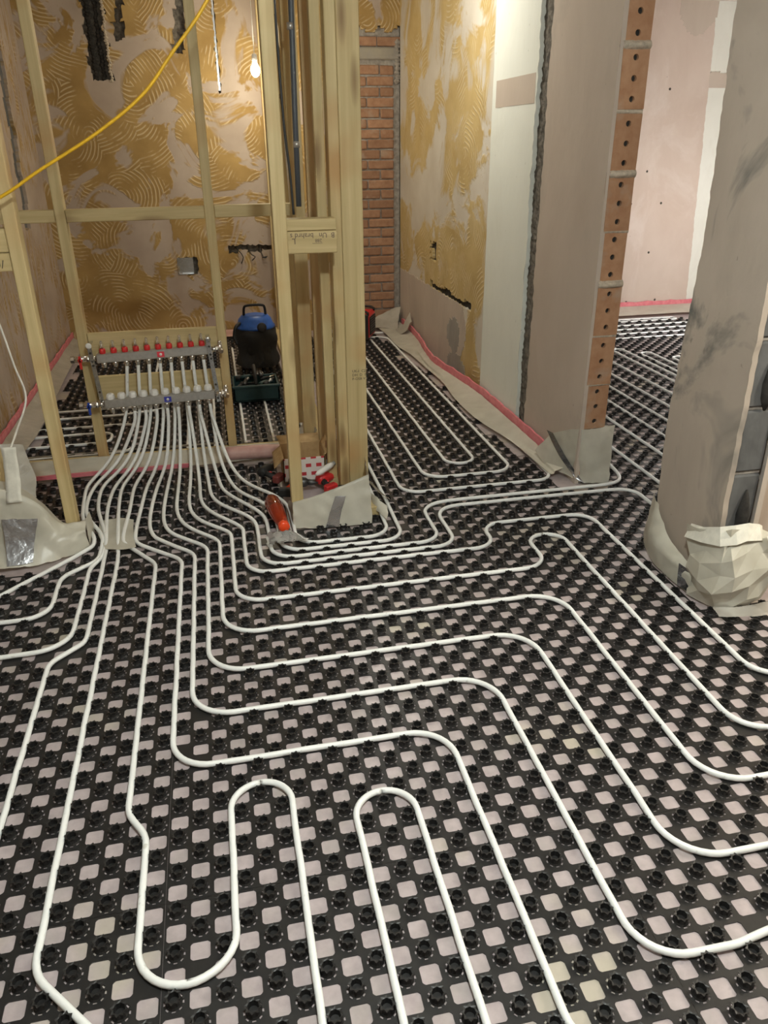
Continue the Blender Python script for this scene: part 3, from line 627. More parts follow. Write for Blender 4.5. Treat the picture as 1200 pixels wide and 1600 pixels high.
def ringh(fn, z): return [(fn(t)[0], fn(t)[1], z) for t in NH]
HV = np.array(ringh(sq, ZP)+ringh(lambda t: rsq2(t, 0.0204), ZP)+ringh(lambda t: rsq2(t, 0.0206), 0.0002)+CRN); HQ = np.array(quads(0, 16)+quads(16, 32)); HT = np.array(corner_tris(0, 48))
def circ(r): return lambda t: (r*math.cos(t), r*math.sin(t))
SV = np.array(ring_pts(sq, ZP)+ring_pts(circ(0.0203), ZP)+ring_pts(circ(0.0168), ZP)+CRN); SQ = np.array(quads(0, 16)+[q for i, q in enumerate(quads(16, 32)) if i % 2 == 0]); ST = np.array(corner_tris(0, 48))
def lug(a, b): return lambda t: ((a if round(t/(2*math.pi/16)-0.5) % 2 else b)*math.cos(t), (a if round(t/(2*math.pi/16)-0.5) % 2 else b)*math.sin(t))
CVl = ring_pts(circ(0.0165), ZP-0.001)+ring_pts(circ(0.0142), 0.0060)+ring_pts(circ(0.0126), 0.0138)+ring_pts(lug(0.0152, 0.0128), 0.0168)+ring_pts(lug(0.0178, 0.0130), 0.0206)+ring_pts(lug(0.0116, 0.0106), 0.0198)+ring_pts(circ(0.0094), 0.0068)
CV = np.array(CVl+[(0, 0, 0.0075)]); CQ = np.array(sum([quads(16*i, 16*i+16) for i in range(6)], [])); CT = np.array([(96+j, 96+(j+1) % 16, 112) for j in range(16)])
# lighter versions for the distance
def o8(fn, z): return [(fn(t)[0], fn(t)[1], z) for t in [(j+0.5)*math.pi/4 for j in range(8)]]
H2 = np.array([(-G/2, -G/2, ZP), (G/2, -G/2, ZP), (G/2, G/2, ZP), (-G/2, G/2, ZP)]+[(a*0.0198, b*0.0198, ZP) for a, b in ((-1, -1), (1, -1), (1, 1), (-1, 1))]); H2Q = np.array(quads(0, 4, 4))
S2 = H2[:4]; S2Q = np.array([(0, 1, 2, 3)])
C2 = np.array(o8(circ(0.0162), ZP)+o8(circ(0.0128), 0.012)+o8(circ(0.0158), 0.0166)+o8(circ(0.0158), 0.0204)+o8(circ(0.0106), 0.0198)+o8(circ(0.0094), 0.007)); C2Q = np.array(sum([quads(8*i, 8*i+8, 8) for i in range(5)], [])+[(40, 41, 42, 43), (40, 43, 44, 47), (44, 45, 46, 47)])
def tile(parts):
    V, Q, T = [], [], []; b = 0
    for tv, tq, tt, off in parts:
        if len(off) == 0: continue
        off = np.array(off); n = len(tv); v = (tv[None]+off[:, None]).reshape(-1, 3); k_ = (np.arange(len(off))*n+b)
        V.append(v); Q.append((tq[None]+k_[:, None, None]).reshape(-1, 4))
        if tt is not None: T.append((tt[None]+k_[:, None, None]).reshape(-1, 3))
        b += len(v)
    return np.concatenate(V), np.concatenate(Q), (np.concatenate(T) if T else None)
cast_me = mesh_np('castellation', CV, CQ, CT, 'black_plastic', False)
def in_frame(x, y):
    d = Vector((x, y, 0.01))-CAM; z = d.dot(f_)
    if z < 0.1: return False
    return abs(d.dot(r_)/z)*1207 < 625 and abs(d.dot(u_)/z)*1207 < 830
def under_pipe(c, r):
    return any((px-c*G)**2+(py-r*G)**2 < 0.0200**2 for a in (-1, 0, 1) for b in (-1, 0, 1) for px, py in PATH.get((c+a, r+b), ()))
studs = [(c, r) for c in range(-46, 90) for r in range(-22, 116) if (c+r) % 2 and allowed(c, r) and not under_pipe(c, r)]
studset = set(studs)
near = sorted((s for s in studs if in_frame(s[0]*G, s[1]*G)), key=lambda s: (Vector((s[0]*G, s[1]*G, 0))-CAM).length)
single = set(near[:300])
PW, PH, PX, PY = 20, 14, -24.5-40, -22.5
panels = {}
for c in range(-46, 90):
    for r in range(-22, 116):
        if allowed(c, r): panels.setdefault((int((c-PX)//PW), int((r-PY)//PH)), []).append((c, r))
for (i, j), cells in sorted(panels.items()):
    x0, x1 = (PX+i*PW)*G+0.0003, (PX+(i+1)*PW)*G-0.0003; y0, y1 = (PY+j*PH)*G+0.0003, (PY+(j+1)*PH)*G-0.0003
    hn, hf, snr, sf, cn, cf, sg = [], [], [], [], [], [], []
    for c, r in cells:
        p = (c*G, r*G, 0.0); dist = (Vector(p)-CAM).length; nearby = dist < 4.0
        if (c+r) % 2 == 0: (hn if nearby else hf).append(p)
        else:
            (snr if nearby and (c, r) in studset else sf).append(p)
            if (c, r) in single: sg.append(p)
            elif (c, r) in studset: (cn if nearby else cf).append(p)
    V, Q, T = tile([(HV, HQ, HT, hn), (SV, SQ, ST, snr), (H2, H2Q, None, hf), (S2, S2Q, None, sf)])
    V[:, 0] = np.clip(V[:, 0], x0, x1); V[:, 1] = np.clip(V[:, 1], y0, y1)
    o = link('castellated_panel', mesh_np('castellated_panel', V, Q, T, 'black_plastic'), floor, (0, 0, 0))
    for p in sg: link('castellation', cast_me, o, (0, 0, 0)).location = p
    if cn or cf:
        V, Q, T = tile([(CV, CQ, CT, cn), (C2, C2Q, None, cf)])
        link('castellations', mesh_np('castellations', V, Q, T, 'black_plastic'), o, (0, 0, 0), kind='stuff')

# ------------------------------------------------------------------ timber frames
def stick(fr, name, x0, x1, y0, y1, z0, z1, mat='wood_z', lean=0.0):
    mb = MB(); mb.box(x0, x1, y0, y1, z0, z1, 0.003)
    if lean: mb.v = [(p[0]+lean*(p[2]-z0), p[1], p[2]) for p in mb.v]
    # own origin at the foot so every piece shows its own grain
    return mb.build(name, mat, fr)
fr1 = thing('stud_partition', (-0.3, 2.99, 0), 'timber stud frame carrying the manifold, with noggins and two battens', 'stud frame')
stick(fr1, 'stud', -0.662, -0.617, 2.962, 3.025, 0.05, 2.5); stick(fr1, 'stud', -0.004, 0.040, 2.962, 3.025, 0.05, 2.5)
stick(fr1, 'noggin', XL+0.01, -0.663, 2.964, 3.02, 1.193, 1.247, 'wood_x'); stick(fr1, 'noggin', -0.616, -0.005, 2.964, 3.02, 1.193, 1.247, 'wood_x'); stick(fr1, 'noggin', 0.041, 0.452, 2.964, 3.02, 1.196, 1.250, 'wood_x')
stick(fr1, 'batten', -0.616, -0.005, 2.972, 2.994, 0.570, 0.692, 'wood_x'); stick(fr1, 'batten', -0.616, -0.005, 2.972, 2.994, 0.358, 0.480, 'wood_x')
stick(fr1, 'bottom_plate', XL+0.02, 0.40, 2.957, 3.03, 0.006, 0.05, 'wood_x'); stick(fr1, 'head_plate', XL+0.01, 0.44, 2.957, 3.03, 2.5, 2.548, 'wood_x')
fr2 = thing('stud_partition', (-0.9, 2.15, 0), 'timber stud frame at the left edge standing on the wrapped left nib', 'stud frame')
stick(fr2, 'stud', -0.690, -0.644, 2.12, 2.182, 0.05, 2.5); stick(fr2, 'stud', -0.935, -0.888, 2.122, 2.184, 0.05, 2.5)
stick(fr2, 'noggin', -0.887, -0.691, 2.125, 2.18, 1.165, 1.245, 'wood_x'); ln = stick(fr2, 'noggin', -0.887, -0.691, 2.128, 2.18, 1.10, 1.163, 'wood_x')
stick(fr2, 'noggin', XL+0.0, -0.936, 2.125, 2.18, 1.165, 1.245, 'wood_x')
stick(fr2, 'bottom_plate', XL+0.01, -0.64, 2.115, 2.19, 0.006, 0.05, 'wood_x'); stick(fr2, 'head_plate', XL+0.01, -0.64, 2.115, 2.19, 2.5, 2.548, 'wood_x')
fr3 = thing('stud_partition', (0.45, 2.4, 0), 'timber stud frame with a double corner post in the middle of the picture', 'stud frame')
stick(fr3, 'stud', 0.243, 0.294, 2.09, 2.15, 0.05, 2.5); stick(fr3, 'corner_post', 0.497, 0.5405, 2.352, 2.44, 0.05, 2.5)
post = stick(fr3, 'corner_post', 0.5415, 0.630, 2.354, 2.40, 0.05, 2.5)
stick(fr3, 'stud', 0.455, 0.515, 2.76, 2.805, 0.05, 2.5, 'wood_red'); stick(fr3, 'stud', 0.393, 0.457, 2.90, 2.955, 0.05, 2.5); stick(fr3, 'corner_post', 0.455, 0.4965, 2.445, 2.50, 0.05, 2.5)
gst = stick(fr3, 'stud', 0.367, 0.455, 3.30, 3.345, 0.05, 2.5); stick(fr3, 'stud', 0.46, 0.55, 4.30, 4.345, 0.05, 2.5); stick(fr3, 'stud', 0.50, 0.59, 5.85, 5.90, 0.05, 2.5)
stick(fr3, 'noggin', 0.295, 0.496, 2.20, 2.29, 1.199, 1.241, 'wood_x'); nog = stick(fr3, 'noggin', 0.295, 0.496, 2.196, 2.24, 1.115, 1.197, 'wood_x')
mb = MB(); vs = [(x, y, z) for (x, y) in ((0.255, 2.152), (0.30, 2.152), (0.372, 3.298), (0.42, 3.298)) for z in (1.905, 1.975)]
mb.add(vs, [(0, 1, 3, 2), (4, 6, 7, 5), (0, 4, 5, 1), (2, 3, 7, 6), (0, 2, 6, 4), (1, 5, 7, 3)]).build('brace', 'wood_y', fr3)
stick(fr3, 'bottom_plate', 0.24, 0.635, 2.08, 2.155, 0.006, 0.05, 'wood_x'); stick(fr3, 'bottom_plate', 0.455, 0.545, 2.45, 5.94, 0.006, 0.05, 'wood_y')
stick(fr3, 'head_plate', 0.24, 0.635, 2.08, 2.155, 2.5, 2.548, 'wood_x'); stick(fr3, 'head_plate', 0.38, 0.545, 2.3, 5.94, 2.5, 2.548, 'wood_y')
def lettering(txt, size, loc, parent, mat, roty=0.0, name='stamp'):
    cu = bpy.data.curves.new('t', 'FONT'); cu.body = txt; cu.size = size; cu.resolution_u = 2; cu.extrude = 0.0003
    ob = bpy.data.objects.new('t', cu); COL.objects.link(ob)
    me = bpy.data.meshes.new_from_object(ob.evaluated_get(bpy.context.evaluated_depsgraph_get())); bpy.data.objects.remove(ob)
    me.transform(Matrix.Rotation(roty, 4, 'Y') @ Matrix.Rotation(math.pi/2, 4, 'X')); me.materials.clear(); me.materials.append(M[mat])
    o = link(name, me, parent, (0, 0, 0)); o.location = Vector(loc)-Vector(WL[parent.name]); return o
for i, t in enumerate(('UK-I  C2', 'DH  D  IM', 'P-OSB V')): lettering(t, 0.0165, (0.566, 2.3535, 0.586-i*0.0175), post, 'ink')
lettering('B  Un', 0.027, (0.487, 2.1955, 1.190), nog, 'pencil', math.pi, 'handwriting'); lettering('brahrd s', 0.027, (0.404, 2.1955, 1.190), nog, 'pencil', math.pi, 'handwriting')
lettering('288', 0.018, (0.436, 2.1955, 1.168), nog, 'pencil', math.pi, 'handwriting'); lettering('L', 0.03, (0.334, 2.1955, 1.172), nog, 'pencil', math.pi, 'handwriting')
mb = MB(); mb.box(0.398, 0.438, 2.1952, 2.196, 1.1515, 1.1528); mb.build('pencil_line', 'pencil', nog)
lettering('28', 0.035, (0.385, 3.2985, 1.70), gst, 'pencil'); lettering('U/', 0.04, (-0.755, 2.1265, 1.112), ln, 'ink', 0.0, 'handwriting')
MB().box(0.516, 0.5195, 2.775, 2.79, 0.06, 0.52).build('purple_strip', 'purple_tape', fr3)

# ------------------------------------------------------------------ polythene wraps and skirts
def samp(row, t):
    n = len(row)-1; x = min(t*n, n-1e-9); i = int(x); f = x-i
    a, b = Vector(row[i]), Vector(row[i+1]); p = Vector(row[max(0, i-1)]); q = Vector(row[min(n, i+2)])
    return 0.5*((2*a)+(b-p)*f+(2*p-5*a+4*b-q)*f*f+(3*a-p-3*b+q)*f**3)
def loft(mb, rows, nu=24, nv=5, amp=0.004, fr=1.0, seed=0.0, lin=False, facet=0.0):
    R = [[(Vector(r[0]).lerp(Vector(r[-1]), i/nu) if (lin and len(r) == 2) else samp(r, i/nu)) for i in range(nu+1)] for r in rows]; m = len(rows)-1
    def fn(a, b):
        i = round(a*nu); x = min(b*m, m-1e-9); j = int(x); p = R[j][i].lerp(R[j+1][i], x-j)
        d = amp*sn(p.x*22*fr+seed, p.y*19*fr+p.z*23*fr, seed)+0.5*amp*sn(p.x*61*fr, p.z*57*fr+p.y*49*fr, seed+3)
        if facet: h1, h2, h3 = hashn(i, round(b*nv*m), 1), hashn(i, round(b*nv*m), 2), hashn(i, round(b*nv*m), 3); p = p+facet*Vector((h1-0.5, h2-0.5, (h3-0.5)*0.7*(0 if b < 0.01 else 1)))
        return p+Vector((d*0.5, -d*0.6, abs(d)*0.8))
    return mb.grid(fn, nu, nv*m, not facet)
FZ = 0.026                                    # films lie on top of the castellations
# left nib
wn = thing('polythene_wrap', (-0.9, 2.05, 0), 'beige polythene wrapped round the base of the left nib, with grey tape', 'plastic sheet')
mb = MB(); xs = [-1.21, -1.02, -0.86, -0.76, -0.69, -0.635, -0.605]
front = [(-1.21, 1.84, FZ), (-1.02, 1.87, FZ), (-0.90, 1.90, FZ), (-0.78, 1.93, 0.012), (-0.70, 1.97, 0.010), (-0.635, 2.01, 0.010), (-0.600, 2.055, 0.010)]
mid = [(x, 2.00+0.05*max(0, (x+0.68)/0.08), 0.085) for x in xs]
top = [(-1.21, 2.03, 0.345), (-1.02, 2.03, 0.335), (-0.86, 2.02, 0.300), (-0.76, 2.03, 0.235), (-0.70, 2.065, 0.125), (-0.64, 2.085, 0.112), (-0.607, 2.10, 0.105)]
rear = [(-1.21, 2.12, 0.33), (-1.02, 2.12, 0.33), (-0.86, 2.12, 0.29), (-0.76, 2.11, 0.2), (-0.70, 2.112, 0.105), (-0.64, 2.112, 0.10), (-0.607, 2.15, 0.095)]
loft(mb, [front, mid, top, rear], 44, 6, 0.006, 1, 1.0)
loft(mb, [[(-0.600, 2.055, 0.010), (-0.607, 2.10, 0.105), (-0.607, 2.15, 0.095)], [(-0.597, 2.21, 0.010), (-0.605, 2.2, 0.10), (-0.607, 2.2, 0.095)]], 8, 6, 0.003, 1, 2.0)
mb.build('sheet', 'film', wn)
mb = MB(); loft(mb, [[(-0.885, 1.905, 0.03), (-0.89, 1.965, 0.10), (-0.895, 2.005, 0.19)], [(-0.795, 1.925, 0.03), (-0.785, 1.975, 0.095), (-0.765, 2.015, 0.175)]], 12, 6, 0.004, 1, 1.5); mb.build('grey_tape', 'silver_tape', wn)
# right nib
wn = thing('polythene_wrap', (0.41, 2.05, 0), 'cream polythene wrapped round the nib under the double post, with silver tape', 'plastic sheet')
mb = MB()
loft(mb, [[(0.238, 2.035, 0.008), (0.33, 2.012, 0.008), (0.46, 2.005, 0.008), (0.578, 2.0, 0.008)], [(0.241, 2.05, 0.06), (0.34, 2.03, 0.075), (0.46, 2.025, 0.10), (0.577, 2.02, 0.12)], [(0.245, 2.075, 0.112), (0.34, 2.058, 0.14), (0.46, 2.05, 0.18), (0.575, 2.05, 0.222)], [(0.247, 2.155, 0.06), (0.34, 2.17, 0.07), (0.46, 2.20, 0.09), (0.573, 2.26, 0.10)]], 30, 6, 0.004, 1, 4.0)
loft(mb, [[(0.578, 2.0, 0.008), (0.577, 2.02, 0.12), (0.575, 2.05, 0.222)], [(0.60, 2.20, 0.010), (0.596, 2.2, 0.12), (0.592, 2.22, 0.2)], [(0.645, 2.48, 0.012), (0.640, 2.48, 0.10), (0.636, 2.47, 0.17)], [(0.645, 2.62, 0.012), (0.640, 2.64, 0.08), (0.636, 2.65, 0.12)]], 10, 6, 0.006, 1, 5.0)
loft(mb, [[(0.236, 2.04, 0.008), (0.241, 2.05, 0.06), (0.245, 2.075, 0.112)], [(0.232, 2.20, 0.008), (0.236, 2.2, 0.05), (0.24, 2.2, 0.07)]], 8, 6, 0.003, 1, 5.0)
mb.build('sheet', 'film', wn)
mb = MB(); loft(mb, [[(0.372, 2.003, 0.010), (0.395, 2.017, 0.07), (0.425, 2.038, 0.138)], [(0.432, 2.000, 0.010), (0.445, 2.014, 0.07), (0.470, 2.032, 0.138)]], 12, 5, 0.003, 1, 3.0); mb.build('silver_tape', 'silver_tape', wn)
mb = MB(); loft(mb, [[(0.60, 2.15, 0.09), (0.625, 2.10, 0.075), (0.66, 2.06, 0.055)], [(0.60, 2.13, 0.03), (0.62, 2.04, 0.03), (0.64, 1.99, 0.028)]], 10, 4, 0.008, 1, 6.0)
loft(mb, [[(0.605, 2.22, 0.12), (0.66, 2.17, 0.07), (0.70, 2.15, 0.035)], [(0.605, 2.25, 0.10), (0.655, 2.22, 0.05), (0.69, 2.2, 0.032)]], 8, 3, 0.006, 1, 7.0); mb.build('loose_flap', 'film', wn)
wn = thing('polythene_scrap', (-0.47, 2.12, 0), 'scrap of pale film lying under the pipes right of the left nib', 'plastic sheet')
mb = MB(); loft(mb, [[(-0.585, 2.27, 0.0235), (-0.50, 2.28, 0.0235), (-0.44, 2.25, 0.0235)], [(-0.575, 2.13, 0.0235), (-0.50, 2.12, 0.0235), (-0.43, 2.11, 0.0235)], [(-0.53, 1.99, 0.0235), (-0.46, 1.97, 0.0235), (-0.41, 1.98, 0.0235)]], 10, 4, 0.001, 1, 6); mb.build('sheet', 'film', wn)
# plate below the manifold
wn = thing('polythene_wrap', (-0.4, 2.95, 0), 'grey-beige polythene lapped over the floor plate below the manifold', 'plastic sheet')
mb = MB(); X = [-1.19, -0.9, -0.6, -0.3, 0.0, 0.22, 0.36]
loft(mb, [[(x, 2.83+0.02*math.sin(x*9), 0.028) for x in X], [(x, 2.90, 0.045) for x in X], [(x, 2.945, 0.062) for x in X], [(x, 2.955, 0.068) for x in X]], 50, 4, 0.004, 1, 8)
loft(mb, [[(x, 3.035, 0.066) for x in X], [(x, 3.07, 0.055) for x in X], [(x, 3.12+0.015*math.sin(x*7), 0.03) for x in X]], 50, 4, 0.004, 1, 9); mb.build('sheet', 'film', wn)
st = thing('edge_insulation_strip', (-0.1, 2.88, 0), 'dull pink foam strip lying in front of the plate below the manifold', 'foam strip')
mb = MB()
def strip(mb, path, h, t, top=0.004):          # standing strip with thickness along a path of (x, y, z)
    P = catmull(path, 0.06); L = []; n = len(P)
    for i in range(n):
        d = (P[min(i+1, n-1)]-P[max(i-1, 0)]); d.z = 0; d.normalize(); nn = Vector((-d.y, d.x, 0)); hh = h*(1+0.10*sn(i*0.9, 2))
        L.append((P[i], nn, hh))
    vs = []
    for p, nn, hh in L: vs += [p-nn*t/2, p+nn*t/2, p+nn*t/2+Vector((0, 0, hh)), p-nn*t/2+Vector((0, 0, hh))]
    fs = [(4*i+a, 4*i+(a+1) % 4, 4*i+4+(a+1) % 4, 4*i+4+a) for i in range(n-1) for a in range(4)]+[(0, 1, 2, 3), (4*n-1, 4*n-2, 4*n-3, 4*n-4)]
    return mb.add(vs, fs)
mb.tube(catmull([(-0.02, 2.865, 0.060), (0.1, 2.85, 0.066), (0.2, 2.83, 0.070), (0.30, 2.80, 0.07)], 0.03), 0.036, 10); mb.build('foam', 'pink_pale', st)
strip(MB(), [(-1.15, 2.80, 0.026), (-0.9, 2.81, 0.026), (-0.5, 2.815, 0.026), (-0.2, 2.815, 0.026)], 0.02, 0.012).build('foam_edge', 'pink_foam', st)
# right wall skirt and strip
def s_x(y):                                   # how far the strip stands off the wall along the corridor
    return XR-0.018-0.085*math.exp(-((y-4.45)/0.55)**2)
st = thing('edge_insulation_strip', (XR-0.02, 4, 0), 'pink foam strip along the foot of the right corridor wall', 'foam strip')
strip(MB(), [(s_x(y), y, 0.022) for y in (2.42, 2.7, 3.0, 3.3, 3.6, 4.0, 4.3, 4.6, 5.0, 5.4, 5.8)], 0.078, 0.012).build('foam', 'pink_foam', st)
wn = thing('polythene_skirt', (1.5, 4, 0), 'grey-cream film sloping from the pink strip down onto the corridor panels', 'plastic sheet')
mb = MB(); Yv = [2.30, 2.5, 2.8, 3.2, 3.6, 4.0, 4.4, 4.8, 5.1, 5.5, 5.86]
loft(mb, [[(s_x(y)-0.010, y, 0.055) for y in Yv], [(s_x(y)-0.05, y, 0.042) for y in Yv], [(1.475-(0.05 if y > 4.9 else 0.0)+max(0, 3.2-y)*0.085+0.012*math.sin(y*8), y, 0.028) for y in Yv], [(1.445-(0.06 if y > 4.9 else 0)+max(0, 3.2-y)*0.11+0.015*math.sin(y*5), y, 0.026) for y in Yv]], 70, 4, 0.0035, 1, 11); mb.build('sheet', 'film', wn)
mb = MB(); loft(mb, [[(1.30, 5.78, 0.03), (1.42, 5.76, 0.03), (1.52, 5.64, 0.03)], [(1.32, 5.90, 0.05), (1.45, 5.90, 0.09), (1.57, 5.80, 0.10)], [(1.36, 5.93, 0.07), (1.5, 5.93, 0.14), (1.605, 5.86, 0.19)]], 16, 5, 0.008, 1, 12)
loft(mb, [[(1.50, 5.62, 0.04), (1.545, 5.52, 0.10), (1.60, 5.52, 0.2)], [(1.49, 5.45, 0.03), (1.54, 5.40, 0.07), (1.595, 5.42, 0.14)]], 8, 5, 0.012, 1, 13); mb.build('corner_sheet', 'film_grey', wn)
# end of right wall
wn = thing('polythene_wrap', (XR, YE, 0), 'cream polythene wrapped round the foot of the brick wall end by the doorway', 'plastic sheet')
mb = MB()
loft(mb, [[(1.655, 2.20, 0.008), (1.69, 2.19, 0.008), (1.73, 2.185, 0.008), (1.775, 2.18, 0.008)], [(1.598, 2.30, 0.10), (1.64, 2.20, 0.13), (1.70, 2.185, 0.14), (1.77, 2.175, 0.15)], [(1.575, 2.43, 0.19), (1.602, 2.27, 0.262), (1.66, 2.19, 0.285), (1.77, 2.18, 0.30)]], 22, 7, 0.007, 1, 14)
loft(mb, [[(1.775, 2.18, 0.008), (1.77, 2.175, 0.15), (1.77, 2.18, 0.30)], [(1.79, 2.32, 0.008), (1.785, 2.32, 0.13), (1.78, 2.32, 0.25)]], 8, 5, 0.004, 1, 15)
loft(mb, [[(1.57, 2.44, 0.18), (1.59, 2.30, 0.09), (1.645, 2.21, 0.009)], [(1.535, 2.52, 0.07), (1.55, 2.42, 0.03), (1.60, 2.28, 0.026)]], 12, 4, 0.004, 1, 16)
mb.build('sheet', 'film', wn)
mb = MB(); loft(mb, [[(1.560, 2.46, 0.20), (1.578, 2.33, 0.11), (1.622, 2.22, 0.03)], [(1.572, 2.41, 0.20), (1.598, 2.28, 0.11), (1.655, 2.19, 0.012)]], 12, 3, 0.001, 1, 4); mb.build('grey_tape', 'silver_tape', wn)
# pier wrap
wn = thing('polythene_wrap', (XR, 1.2, 0), 'crumpled pale polythene bundle taped round the foot of the right pier', 'plastic sheet')
mb = MB()
loft(mb, [[(1.64, 1.60, 0.010), (1.585, 1.44, 0.010), (1.578, 1.30, 0.008), (1.590, 1.17, 0.008)], [(1.63, 1.58, 0.11), (1.575, 1.45, 0.10), (1.572, 1.30, 0.09), (1.585, 1.17, 0.085)], [(1.64, 1.565, 0.24), (1.605, 1.49, 0.235), (1.600, 1.36, 0.14), (1.605, 1.20, 0.10)]], 24, 6, 0.006, 1, 16)
mb.build('sheet', 'film', wn)
mb = MB()
loft(mb, [[(1.588, 1.19, 0.008), (1.605, 1.06, 0.008), (1.69, 1.045, 0.008), (1.79, 1.06, 0.010), (1.86, 1.12, 0.012)], [(1.578, 1.20, 0.12), (1.585, 1.03, 0.11), (1.69, 1.0, 0.12), (1.80, 1.02, 0.13), (1.87, 1.10, 0.12)], [(1.585, 1.22, 0.20), (1.580, 1.05, 0.22), (1.68, 1.02, 0.24), (1.80, 1.04, 0.23), (1.86, 1.12, 0.2)], [(1.592, 1.26, 0.255), (1.598, 1.09, 0.30), (1.69, 1.075, 0.315), (1.80, 1.085, 0.28), (1.84, 1.15, 0.24)]], 8, 2, 0.002, 1.1, 17, facet=0.036)
mb.build('crumpled_sheet', 'film', wn)
mb = MB()
loft(mb, [[(1.575, 1.24, 0.215), (1.585, 1.06, 0.26), (1.68, 1.03, 0.285), (1.76, 1.05, 0.265)], [(1.600, 1.25, 0.255), (1.602, 1.09, 0.315), (1.685, 1.07, 0.335), (1.77, 1.085, 0.31)]], 6, 1, 0.002, 1, 18, facet=0.016)
mb.build('masking_tape', 'masking_tape', wn)
mb = MB(); loft(mb, [[(1.74, 1.04, 0.29), (1.80, 0.99, 0.2), (1.83, 0.97, 0.10)], [(1.80, 1.05, 0.30), (1.88, 1.0, 0.2), (1.90, 0.99, 0.12)]], 10, 4, 0.012, 1, 19)
loft(mb, [[(1.80, 1.02, 0.14), (1.775, 0.98, 0.06), (1.765, 0.965, 0.026)], [(1.85, 1.02, 0.13), (1.815, 0.98, 0.05), (1.80, 0.965, 0.026)]], 8, 3, 0.006, 1, 20); mb.build('loose_flap', 'masking_tape', wn)
mb = MB(); loft(mb, [[(1.576, 1.245, 0.10), (1.577, 1.235, 0.012)], [(1.583, 1.19, 0.10), (1.588, 1.18, 0.012)]], 6, 3, 0.001, 1, 2); mb.build('grey_tape', 'silver_tape', wn)
mb = MB(); loft(mb, [[(1.60, 1.05, 0.028), (1.70, 1.03, 0.028), (1.85, 1.04, 0.028)], [(1.585, 0.99, 0.027), (1.70, 0.965, 0.027), (1.86, 0.97, 0.027)]], 16, 4, 0.003, 1, 22); mb.build('clear_lap', 'clear_film', wn)
# partition running back from the corner post: film on its left foot
wn = thing('polythene_skirt', (0.4, 3.6, 0), 'grey film skirt at the foot of the studs behind the cardboard box', 'plastic sheet')
mb = MB(); loft(mb, [[(0.452, y, 0.14+0.03*math.sin(y*3)) for y in (2.82, 3.1, 3.25)], [(0.42, y, 0.05) for y in (2.82, 3.1, 3.25)], [(0.385, y, 0.03) for y in (2.82, 3.1, 3.25)]], 16, 5, 0.008, 1, 23)
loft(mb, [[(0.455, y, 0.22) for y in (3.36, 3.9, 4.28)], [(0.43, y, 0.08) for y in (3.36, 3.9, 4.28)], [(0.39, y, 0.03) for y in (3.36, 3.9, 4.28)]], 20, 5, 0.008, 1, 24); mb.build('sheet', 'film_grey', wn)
# left wall skirt and strip
st = thing('edge_insulation_strip', (XL+0.02, 4, 0), 'pink foam strip along the foot of the left wall', 'foam strip')
strip(MB(), [(XL+0.022, y, 0.02) for y in (2.5, 3.0, 3.6, 4.2, 4.8, 5.4, 5.9)], 0.085, 0.012).build('foam', 'pink_foam', st)
wn = thing('polythene_skirt', (-1.15, 4, 0), 'grey film skirt sloping from the left wall onto the back room panels', 'plastic sheet')
mb = MB(); Yv = [2.25, 2.6, 3.0, 3.5, 4.2, 5.0, 5.85]
loft(mb, [[(XL+0.032, y, 0.07) for y in Yv], [(XL+0.07, y, 0.045) for y in Yv], [(-1.08+0.02*math.sin(y*6), y, 0.027) for y in Yv]], 50, 5, 0.004, 1, 25)
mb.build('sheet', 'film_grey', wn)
mb = MB(); loft(mb, [[(-1.10, 2.45, 0.32), (-0.98, 2.50, 0.33), (-0.90, 2.55, 0.30)], [(-1.10, 2.43, 0.18), (-0.96, 2.46, 0.18), (-0.86, 2.5, 0.16)], [(-1.08, 2.40, 0.03), (-0.95, 2.38, 0.03), (-0.86, 2.36, 0.03)]], 14, 6, 0.008, 1, 26); mb.build('loose_flap', 'film_grey', wn)
# back and far room skirts
st = thing('edge_insulation_strip', (3.5, YB, 0), 'bright pink foam strip along the foot of the far room wall', 'foam strip')
strip(MB(), [(x, YB+0.004, 0.02) for x in (1.8, 2.6, 3.4, 4.2, 5.1)], 0.082, 0.012).build('foam', 'pink_foam', st)
wn = thing('polythene_skirt', (3.5, 5.85, 0), 'pale film skirt below the pink strip of the far room', 'plastic sheet')
mb = MB(); loft(mb, [[(1.8, YB-0.006, 0.062), (3.4, YB-0.006, 0.062), (5.1, YB-0.006, 0.062)], [(1.8, 5.86, 0.045), (3.4, 5.86, 0.045), (5.1, 5.86, 0.045)], [(1.8, 5.70, 0.03), (3.4, 5.70, 0.03), (5.1, 5.70, 0.03)]], 40, 3, 0.003, 1, 27); mb.build('sheet', 'film', wn)
wn = thing('polythene_skirt', (-0.4, 5.85, 0), 'dusky pink film skirt along the foot of the back wall', 'plastic sheet')
mb = MB(); loft(mb, [[(-1.15, YB-0.01, 0.05), (-0.3, YB-0.01, 0.05), (0.45, YB-0.01, 0.05)], [(-1.15, 5.88, 0.04), (-0.3, 5.88, 0.04), (0.45, 5.88, 0.04)], [(-1.15, 5.76, 0.03), (-0.3, 5.76, 0.03), (0.45, 5.76, 0.03)]], 40, 3, 0.004, 1, 28); mb.build('sheet', 'pink_pale', wn)

